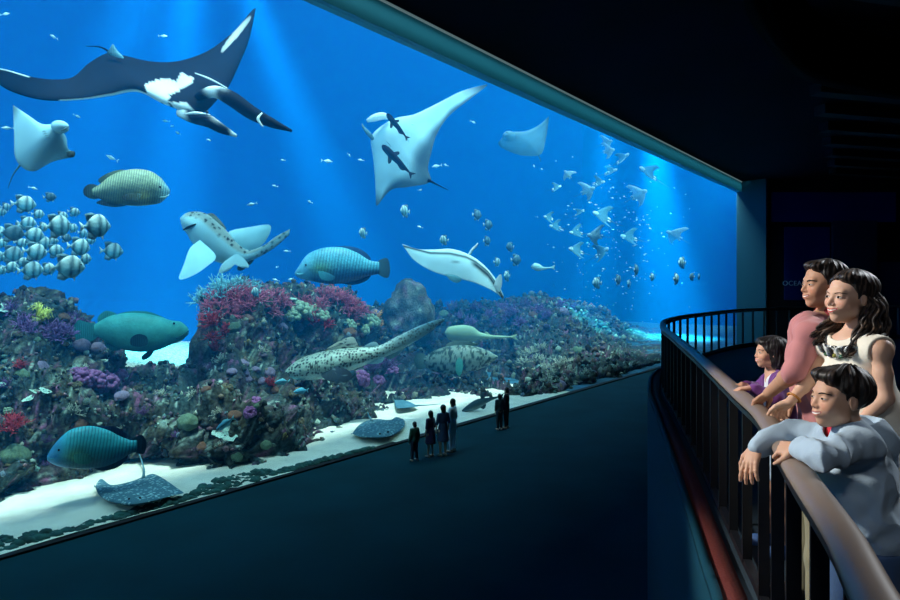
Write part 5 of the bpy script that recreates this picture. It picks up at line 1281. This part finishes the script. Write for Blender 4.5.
# ---------------- the woman
H = Head(W(848.5, 298, 2.50), (-.985, -.17), .05, .04, .97)
w0, w1 = W(858, 425, 2.42), W(790, 402, 2.68)
hd1 = hand_parts(w1, unit(W(772, 414, 2.78)-w1), (.15, .1, 1), -1, .92, (30, 50, 35))
woman = Person('smiling woman in a cream sleeveless dress with long dark hair and a chunky necklace', (1.76, 2.45, ZB), H, W(857, 328, 2.50), (W(880, 350, 2.36), W(825, 345, 2.66)), (W(886, 398, 2.34), W(809, 380, 2.70)), (w0, w1),
               (1.78, 2.50, 4.93), ((1.74, 2.42, 4.50), (1.74, 2.56, 4.50)), ((1.76, 2.40, 4.0), (1.76, 2.58, 4.0)), (-.99, -.12), (hand_parts(w0, (-1, .2, -.1), (0, 0, 1), 1, .9, (25, 40, 30)), hd1), fem=1., skin=(.66, .40, .28), r=.86)
woman.body(); woman.face(gaze=(-.2, .25), lip=(.60, .14, .13), ey=1.05, browth=.8)
s = woman
def f(p):
    d = ell(p, (0, -.022, .044), (.081, .102, .084)); d = smin(d, ell(p, (.0, -.075, .055), (.050, .045, .045)), .03)
    d = smin(d, ell(p, (-.030, .034, .086), (.040, .044, .026)), .02)
    d = smax(d, hairline(p, .078, .056, -.09, -.005)-p[:, 2], .010); return smax(d, -ell(p, (0.008, .09, .004), (.057, .066, .074)), .010)
s.hair(f, gr=7., c2=(.09, .06, .045), amp=.0025)
ax, af, au = s.H.A
def lock(pts, rad, seed):
    r = np.random.default_rng(seed); P_ = spline(np.array([tuple(s.H.wor(p)) for p in pts]), 26); parts = []
    for j in range(34):
        o = r.normal(0, .42, 3); ph = r.random()*6; q = [P_[i]+(o*np.interp(i, np.linspace(0, 25, len(rad)), rad))*1.1+ax*.006*math.sin(i*.75+ph*.4)+af*.006*math.cos(i*.75+ph*.4) for i in range(26)]
        parts.append(tube(q, [np.interp(i, np.linspace(0, 25, len(rad)), rad)*.22*(1-.6*(i/25)**4) for i in range(26)], 7))
    return join(parts)
def haircol(V, c=(.014, .010, .009), c2=(.16, .10, .065)): return mixc(np.tile(np.array(c), (len(V), 1)), c2, ss(-.1, .8, noise(V, 90., 3)))
LK = [([(-.070, -.040, .0), (-.078, -.045, -.05), (-.080, -.03, -.10), (-.088, -.005, -.15), (-.085, .03, -.20), (-.072, .058, -.245)], [.020, .024, .026, .026, .020, .008]),
      ([(-.055, -.075, .01), (-.070, -.090, -.06), (-.078, -.085, -.13), (-.09, -.07, -.19), (-.09, -.05, -.25)], [.024, .028, .028, .024, .010]),
      ([(.0, -.095, .02), (.0, -.105, -.06), (.0, -.10, -.14), (.0, -.11, -.22)], [.028, .032, .030, .014]),
      ([(.060, -.060, .0), (.078, -.05, -.07), (.09, -.02, -.13), (.10, .03, -.175), (.085, .07, -.215)], [.018, .022, .024, .020, .008]),
      ([(.068, -.035, -.01), (.085, -.02, -.08), (.11, .02, -.14), (.12, .055, -.18)], [.014, .018, .020, .012])]
for i, (a, b) in enumerate(LK): V, Fc = lock(a, b, i+3); mesh('hair_lock', V, Fc, M_hair, s.e, haircol(V))
V, Fc = tube([s.H.wor((-.060, -.05, .022)), s.H.wor((-.066, -.078, .018)), s.H.wor((-.050, -.102, .014))], .0045, 8); mesh('hair_clip', V, Fc, mat('silver_clip', (.7, .75, .8), .2, metal=.9), s.e)
cream = cloth('cream_knit', (.80, .76, .64), 90., bs=.4)
def f(P):
    d = s.torso(P)-.012; q = s.sh; mid = (q[0]+q[1])/2
    d = smin(d, cone(P, s.hips+np.array([0, 0, .10]), s.hips+np.array([0, 0, -.30])+.01*s.s, .13, .185)-.008, .05)
    d = smax(d, 4.63-P[:, 2], .008)
    for i in (0, 1): a = s.sh[i]+(s.sh[i]-mid)*.42; d = smax(d, -(sph(P, a-np.array([0, 0, .015]), .074)), .012)
    nc = mid+np.array([0, 0, .062])+s.f*.02; return smax(d, -ell(P, nc, (.070, .060, .045), np.array([s.s, s.f, [0, 0, 1.]])), .008)
lo, hi = s.box(.18); lo[2] = 4.55; hi[2] = s.sh[0][2]+.12
def tier(P, f=f): return f(P)+.003*np.clip(np.sin((P[:, 2])*2*math.pi/.085), -1, .3)*ss(5.0, 4.9, P[:, 2])
s.cloth('dress', tier, cream, lo, hi, .0048, .0035, 9., stretch=(1.6, 1.6, .5))
for i in (0, 1):
    pass
# necklace: chunky rings
mid = (s.sh[0]+s.sh[1])/2; nk_c = mid+np.array([0, 0, .04])
M_nk = mat('necklace_beads', rough=.15, attr=True, spec=.8)
parts = []; cols = []
for j, a in enumerate(np.linspace(-1.75, 1.75, 13)):
    d_ = s.f*math.cos(a)*.098+s.s*math.sin(a)*.088+np.array([0, 0, -.030-.030*math.cos(a)]); c0 = nk_c+d_; R0 = .027-.008*abs(a)/1.75
    tn = unit(-s.f*math.sin(a)+s.s*math.cos(a)+np.array([0, 0, .2])); nb = unit(np.array([0, 0, 1])*.75+s.f*.3*math.cos(a)+s.s*.3*math.sin(a)); h = s.bvh.find_nearest(Vector(c0)); 
    if h[0] is not None: c0 = np.array(h[0])+np.array(h[1])*.018
    ring = [c0+(tn*math.cos(q)+nb*math.sin(q))*R0 for q in np.linspace(0, 2*math.pi, 15)]
    t_ = tube(ring, .0052, 7, cap=False); parts.append(t_); cols.append(np.tile(np.array([(.75, .78, .74), (.03, .03, .03), (.55, .58, .55), (.03, .03, .035)][j % 4]), (len(t_[0]), 1)))
for j, a in enumerate(np.linspace(-.5, .5, 4)):
    c0 = nk_c+s.f*math.cos(a)*.108+s.s*math.sin(a)*.10+np.array([0, 0, -.075]); h = s.bvh.find_nearest(Vector(c0)); c0 = np.array(h[0])+np.array(h[1])*.022
    parts.append((I2*.009+c0, F2)); cols.append(np.tile(np.array([(.03, .12, .06), (.30, .28, .06), (.02, .05, .10), (.06, .14, .05)][j]), (len(I2), 1)))
for (V, Fc), c_ in zip(parts, cols): mesh('necklace_ring' if len(V) > 60 else 'necklace_bead', V, Fc, M_nk, s.e, c_)
def band(s, c, d, r0, r1, name, m, parent):
    d = unit(d); a = unit(np.cross(d, [0, 0, 1.])); b = np.cross(d, a); ring = [c+(a*math.cos(q)+b*math.sin(q))*r0 for q in np.linspace(0, 2*math.pi, 25)]; V, Fc = tube(ring, r1, 7, cap=False); return mesh(name, V, Fc, m, parent)
dd = s.wr[1]-s.el[1]; band(s, s.wr[1]-unit(dd)*.028, dd, .027, .0055, 'bracelet', mat('amber_bracelet', (.55, .22, .05), .25), s.e)
shoes(s, mat('cream_shoe', (.6, .55, .45), .4))
# ---------------- the girl
H = Head(W(769.5, 353, 3.60), (-1, .10), .06, .0, .86)
g0, g1 = W(752, 388, 3.40), W(742, 385, 3.62)
girl = Person('smiling little girl with dark bobbed hair and purple cardigan at the rail', (1.98, 3.6, ZB), H, W(772, 371, 3.62), (W(783, 383, 3.46), W(771, 380, 3.74)), (W(775, 398, 3.36), W(757, 390, 3.80)), (g0, g1),
              (2.02, 3.62, 4.66), ((1.96, 3.55, 4.33), (1.96, 3.69, 4.33)), ((1.95, 3.52, 4.0), (1.95, 3.70, 4.0)), (-1, .1), (hand_parts(g0, (-1, .25, -.1), (0, 0, 1), 1, .78, (25, 45, 35)), hand_parts(g1, (-1, -.3, -.1), (0, 0, 1), -1, .78, (25, 45, 35))), fem=.0, child=1., skin=(.64, .36, .24), r=.72)
girl.body(); girl.face(gaze=(-.1, .2), lip=(.55, .18, .15), ey=1.1)
s = girl
def f(p):
    d = ell(p, (0, -.026, .040), (.088, .104, .086)); d = smin(d, ell(p, (0, -.045, -.045), (.090, .072, .075)), .05); d = smax(d, -.105-p[:, 2], .015)
    d = smin(d, smax(ell(p, (0, .045, .075), (.062, .052, .030)), p[:, 1]-.088, .01), .02)
    return smax(d, -smin(ell(p, (0, .10, -.01), (.064, .085, .070)), ell(p, (0, .06, -.09), (.075, .07, .06)), .03), .014)
s.hair(f, gr=8., c=(.010, .009, .010), c2=(.05, .045, .05), amp=.003)
purp = cloth('purple_knit', (.16, .05, .22), 100.)
def f(P):
    d = s.torso(P)-.016; d = smin(d, s.arm(P, 0, .014, 0, .93), .02); d = smin(d, s.arm(P, 1, .014, 0, .93), .02); d = smax(d, 4.60-P[:, 2], .01); mid = (s.sh[0]+s.sh[1])/2
    q = P-mid; g = q @ s.f; x = np.abs(q @ s.s); return smax(smax(d, -np.maximum(x-.030-(q[:, 2]+.10)*.22, .02-g), .006), -(cone(P, s.neck, s.neck+np.array([0, 0, .2]), .048, .05)), .006)
lo, hi = s.box(.1); lo[2] = 4.55; hi[2] = s.neck[2]+.06; s.cloth('cardigan', f, purp, lo, hi, .0045, .005, 14.)
def f(P): return smax(smax(s.torso(P)-.008, 4.55-P[:, 2], .01), -(cone(P, s.neck+s.f*.01, s.neck+np.array([0, 0, .2]), .046, .05)), .006)
s.cloth('top', f, cloth('white_jersey', (.75, .78, .82)), lo, hi, .005, .003)
def f(P): return smax(smax(cone(P, s.hips+np.array([0, 0, .08]), s.hips-np.array([0, 0, .24]), .105, .165), P[:, 2]-4.72, .01), 4.45-P[:, 2], .006)
s.cloth('skirt', f, cloth('pale_blue_cotton', (.42, .55, .66)), s.hips-.28, s.hips+.2, .007, .006, 14., stretch=(1.5, 1.5, .3))
shoes(s, mat('blue_shoe', (.05, .12, .3), .5))
# ---------------- the boy
H = Head(W(839, 399, 2.10), (-1, .02), .06, -.03, .97)
b0, b1 = W(798, 448, 2.07), W(756, 447, 2.36)
boy = Person('smiling boy in a pale blue hooded sweatshirt with both arms over the handrail', (1.45, 2.1, ZB), H, W(849, 427, 2.12), (W(862, 445, 2.02), W(832, 441, 2.28)), (W(826, 457, 1.93), W(788, 431, 2.36)), (b0, b1),
             (1.47, 2.14, 4.72), ((1.45, 2.06, 4.36), (1.45, 2.22, 4.36)), ((1.47, 2.03, 4.0), (1.47, 2.24, 4.0)), (-1, .02),
             (hand_parts(b0, unit((-.45, .85, -.25)), (-.6, -.2, .75), -1, .86, (35, 55, 40)), hand_parts(b1, unit(W(744, 483, 2.30)-b1), (-.85, -.45, .1), 1, .92, (8, 14, 12), .6)), child=1., skin=(.56, .32, .21), r=.84)
boy.body(); boy.face(gaze=(-.2, .15), lip=(.48, .19, .15), ey=.68, browth=1.1)
s = boy
def f(p):
    d = ell(p, (0, -.022, .042), (.079, .100, .080)); d = smin(d, ell(p, (.0, .052, .082), (.056, .040, .026)), .02)
    d = d-.009*ss(-.1, .7, noise(strands(p, 5.)*np.array([1, 1, .5]), 1., 5))*ss(.0, .05, p[:, 2])
    d = smax(d, hairline(p, .060, .042, -.058, -.018)-p[:, 2]+.006*noise(p*np.array([50, 50, 5]), 1., 7), .008); return smax(d, -ell(p, (0, .095, .0), (.058, .062, .064)), .010)
s.hair(f, gr=7., amp=.0035)
hood = cloth('pale_blue_fleece', (.38, .50, .60), 160.); mid = (s.sh[0]+s.sh[1])/2
def f(P):
    d = s.torso(P)-.022
    for i in (0, 1): d = smin(d, s.arm(P, i, .016, 0, .95), .03)
    d = smax(d, 4.66-P[:, 2], .012)
    return smax(d, -cone(P, s.neck+s.f*.03-np.array([0, 0, .02]), s.neck+np.array([0, 0, .22])+s.f*.03, .052, .075), .010)
lo, hi = s.box(.12); lo[2] = 4.6; hi[2] = s.neck[2]+.08
s.cloth('sweatshirt', f, hood, lo, hi, .0042, .013, 13., 4)
def f(P):
    c = mid-s.f*.085+np.array([0, 0, .015]); A = np.array([s.s, s.f, [0, 0, 1.]]); d = ell(P, c, (.112, .070, .075), A); d = smin(d, ell(P, c+np.array([0, 0, .035])+s.f*.03, (.105, .075, .045), A), .03); d = smin(d, ell(P, c-s.f*.045-np.array([0, 0, .055]), (.07, .035, .06), A), .03)
    return smax(smax(d, -ell(P, c+np.array([0, 0, .085])+s.f*.055, (.072, .080, .065), A), .012), -cone(P, s.neck, s.neck+np.array([0, 0, .2]), .05, .06), .008)
s.cloth('hood', f, hood, mid-.28, mid+.22, .005, .008, 12., 7)
for sg in (-1, 1):
    o_ = mid+s.f*.10+s.s*.030*sg+np.array([0, 0, .0]); V, Fc = tube([o_, o_+np.array([0, 0, -.06])+s.f*.03, o_+np.array([0, 0, -.16])+s.f*.03], .0035, 6); mesh('drawstring', V, Fc, cloth('white_cord', (.8, .8, .8)), s.e)
def f(P): return smax(smax(s.torso(P)-.012, 4.62-P[:, 2], .01), P[:, 2]-mid[2]-.045, .006)
s.cloth('undershirt', lambda P: smax(smin(s.torso(P)-.006, cone(P, mid, s.neck+s.f*.008, .062, .050), .02), np.maximum(4.60-P[:, 2], P[:, 2]-s.neck[2]-.012), .006), cloth('red_jersey', (.55, .03, .05)), lo, hi, .005, .002)
def f(P): return smax(smin(smin(s.leg(P, 0, .014), s.leg(P, 1, .014), .02), smax(s.torso(P)-.006, P[:, 2]-4.70, .01), .03), np.maximum(P[:, 2]-4.70, 4.05-P[:, 2]), .005)
lo, hi = s.box(.14); lo[2] = 4.02; hi[2] = 4.75; s.cloth('jeans', f, cloth('blue_denim', (.06, .12, .24)), lo, hi, .007, .006, 9.)
shoes(s, mat('white_trainer', (.5, .52, .55), .5))
# ---------------- tiny visitors on the floor by the glass, seen from behind
def visitor(px, py, hp, label, top, bot, fem=False, skirt=False, sleeve=True, hw=0., arm=.05, turn=0.):
    Y = F*EYE/(py-HZ); o = W(px, py, Y); o[2] = 0; Ht = hp/F*Y; k = Ht/1.72
    fd = unit(N*1.+U*turn); sd = np.array([fd[1], -fd[0], 0.]); Z = np.array([0, 0, 1.]); e = empty('person', o, label, 'person', None)
    L = lambda x, y, z: o+(sd*x+fd*y+Z*z)*k
    def arms(P, off, b=1.):
        d = None
        for g in (-1, 1):
            a = [L(.17*g, 0, 1.40), L((.215+arm*.5)*g, -.01, 1.12), L((.20+arm)*g, .06, .86)]; c = cone(P, a[0], a[1], .045*k+off, .038*k+off)
            if b > .5: c = smin(c, cone(P, a[1], a[2], .036*k+off, .025*k+off), .02)
            d = c if d is None else np.minimum(d, c)
        return d
    def legs(P, off):
        d = None
        for g in (-1, 1): c = chain(P, [L(.09*g, 0, .86), L(.10*g, .02, .48), L((.10+hw)*g, 0, .07)], [.085*k+off, .055*k+off, .035*k+off], .03); d = c if d is None else smin(d, c, .01)
        return d
    def tor(P, off): return smin(smin(ell(P, L(0, 0, 1.26), np.array([.165, .11, .2])*k+off, np.array([sd, fd, Z])), ell(P, L(0, 0, .95), np.array([.16, .115, .16])*k+off, np.array([sd, fd, Z])), .08), cone(P, L(-.14, 0, 1.40), L(.14, 0, 1.40), .05*k+off, .05*k+off), .05)
    def skin(P):
        d = smin(tor(P, 0), legs(P, 0), .04); d = smin(d, arms(P, 0), .03); d = smin(d, cone(P, L(0, 0, 1.4), L(0, .01, 1.56), .055*k, .05*k), .03); d = smin(d, ell(P, L(0, .01, 1.61), np.array([.082, .095, .115])*k), .02)
        for g in (-1, 1): d = smin(d, cone(P, L((.10+hw)*g, -.04, .045), L((.10+hw)*g, .13, .04), .04*k, .035*k), .02); d = smin(d, ell(P, L((.18+arm)*g, .07, .80), np.array([.025, .03, .07])*k), .02)
        return d
    B0, B1 = o-np.array([.5, .5, .02]), o+np.array([.5, .5, 1.95*k/1.0+.05]); B1[2] = 1.8*k+.05
    hh = .022*k
    mesh('body', *nets(skin, B0, B1, hh), M_tsk, e)
    cl = lambda P: smax(smin(tor(P, .015), arms(P, .015, 1. if sleeve else .4), .03), np.maximum(.82*k+(0 if not fem else .1*k)-P[:, 2], P[:, 2]-1.47*k), .01)
    mesh('shirt' if not skirt else 'dress', *nets((lambda P: smin(cl(P), smax(cone(P, L(0, 0, 1.05), L(0, 0, .55), .14*k, .21*k), np.maximum(.52*k-P[:, 2], P[:, 2]-1.1*k), .01), .03)) if skirt else cl, B0, B1, hh), cloth('visitor_top', top), e)
    if not skirt: mesh('trousers', *nets(lambda P: smax(legs(P, .018), np.maximum(.1*k-P[:, 2], P[:, 2]-.95*k), .01), B0, B1, hh), cloth('visitor_trousers', bot), e)
    mesh('hair', *nets(lambda P: smax(smin(ell(P, L(0, -.012, 1.64), np.array([.100, .112, .108])*k), ell(P, L(0, -.04, 1.54), np.array([.085, .07, .10 if fem else .05])*k), .04), (fd*1.) @ (P-L(0, .055, 0)).T, .01), B0, B1, hh), M_thair, e)
M_tsk = mat('visitor_skin', (.5, .3, .2), .6); M_thair = mat('visitor_hair', (.01, .01, .012), .5)
visitor(414.5, 461, 39, 'small boy in a green top standing at the end of the row before the glass', (.03, .12, .08), (.02, .03, .05), hw=.03, turn=.2)
visitor(430.5, 457, 46, 'girl in a dark short dress standing between the small boy and the couple', (.04, .03, .08), (.2, .2, .2), True, True, False, hw=.02, arm=.03)
visitor(443, 456, 51, 'woman in a dark blue dress leaning close to the man in white', (.03, .06, .12), (.1, .1, .1), True, True, False, turn=.3)
visitor(452.5, 452, 53, 'tall man in a pale shirt and white trousers watching the tank', (.75, .9, .95), (.8, .9, .95), False, False, True, turn=-.2)
visitor(499.5, 430, 36, 'shorter person of the dark pair apart near the glass', (.02, .05, .06), (.02, .03, .04), True, False, True, turn=.4, arm=.0)
visitor(506.5, 428.5, 41, 'taller person in black of the pair apart near the glass', (.01, .012, .03), (.01, .015, .025), False, False, True, hw=.03, turn=-.3, arm=.0)
wd = bpy.data.worlds.new('world'); SC.world = wd; wd.use_nodes = True
bg = wd.node_tree.nodes['Background']; bg.inputs[0].default_value = (.12, .5, 1, 1); bg.inputs[1].default_value = WORLD
def lamp(kind, name, loc, aim, power, color, **kw):
    l = bpy.data.lights.new(name, kind); l.energy = power; l.color = color
    for k, v in kw.items(): setattr(l, k, v)
    o = link(bpy.data.objects.new(name, l)); o.location = [float(x) for x in loc]
    dv = Vector([float(a-b) for a, b in zip(aim, loc)]); o.rotation_euler = dv.to_track_quat('-Z', 'Y').to_euler()
    return o
# sun through the open top of the tank, leaning in over the glass
s0 = g2w(10, 0, 40); s1 = g2w(14, 6, 0)
lamp('SUN', 'sun', s0, s1, SUN, (.75, .95, 1), angle=math.radians(6))
for px, d0, z0, py1, px1, d1, pwr, ang, bl in SPOTS:
    a = pd(px, 100, d0); a[2] = z0
    lamp('SPOT', 'tank_spot', a, pd(px1, py1, d1), pwr, (.06, .72, 1), spot_size=math.radians(ang), spot_blend=bl, shadow_soft_size=.8)

for tc_, ln in ((0, 30), (30, 30), (58, 22)):
    a = g2w(tc_, .7, 15.35); b = g2w(tc_, 6.5, 3)
    o = lamp('AREA', 'strip_lamp', a, b, STRIP*ln, (.5, .9, 1), shape='RECTANGLE', size=ln, size_y=.8)  # added fill to brighten the near sides of the animals
    # long side along the glass
    z = Vector([float(x) for x in (a-b)]).normalized(); x = Vector([float(v) for v in U]); y = z.cross(x).normalized(); x = y.cross(z)
    o.rotation_euler = Matrix((x, y, z)).transposed().to_euler()
# added key, rim and fill spots aimed at the family, not real fixtures
KEYP = [((-3.0, 4.2, 7.6), (1.7, 2.85, 5.1), 1500, (1., .96, .88), 36, .2), ((6.5, 4.6, 8.6), (1.65, 2.5, 5.2), 900, (.88, .94, 1.), 26, .2), ((-1.0, -2.0, 9.), (1.4, 2.3, 5.), 160, (.95, .96, 1.), 26, .4)]
for a, b, p_, c_, an, sz in KEYP: lamp('SPOT', 'balcony_spot', a, b, p_, c_, spot_size=math.radians(an), spot_blend=.6, shadow_soft_size=sz)  # added spots for the family, no real balcony fixtures

for tc_, ln in ((7.5, 33.9), (40.9, 32.9)):      # fill added to brighten the header beam, no real cove lamp
    a = g2w(tc_, -.75, ZC-.12); b = g2w(tc_, 0, ZT+.2)
    o = lamp('AREA', 'cove_lamp', a, b, 1.0*ln, (.35, .9, 1), shape='RECTANGLE', size=ln, size_y=.1)  # added fill for the header beam, no real cove lamp
    z = Vector([float(x) for x in (a-b)]).normalized(); x = Vector([float(v) for v in U]); y = z.cross(x).normalized(); x = y.cross(z)
    o.rotation_euler = Matrix((x, y, z)).transposed().to_euler(); o.data.spread = math.radians(90)
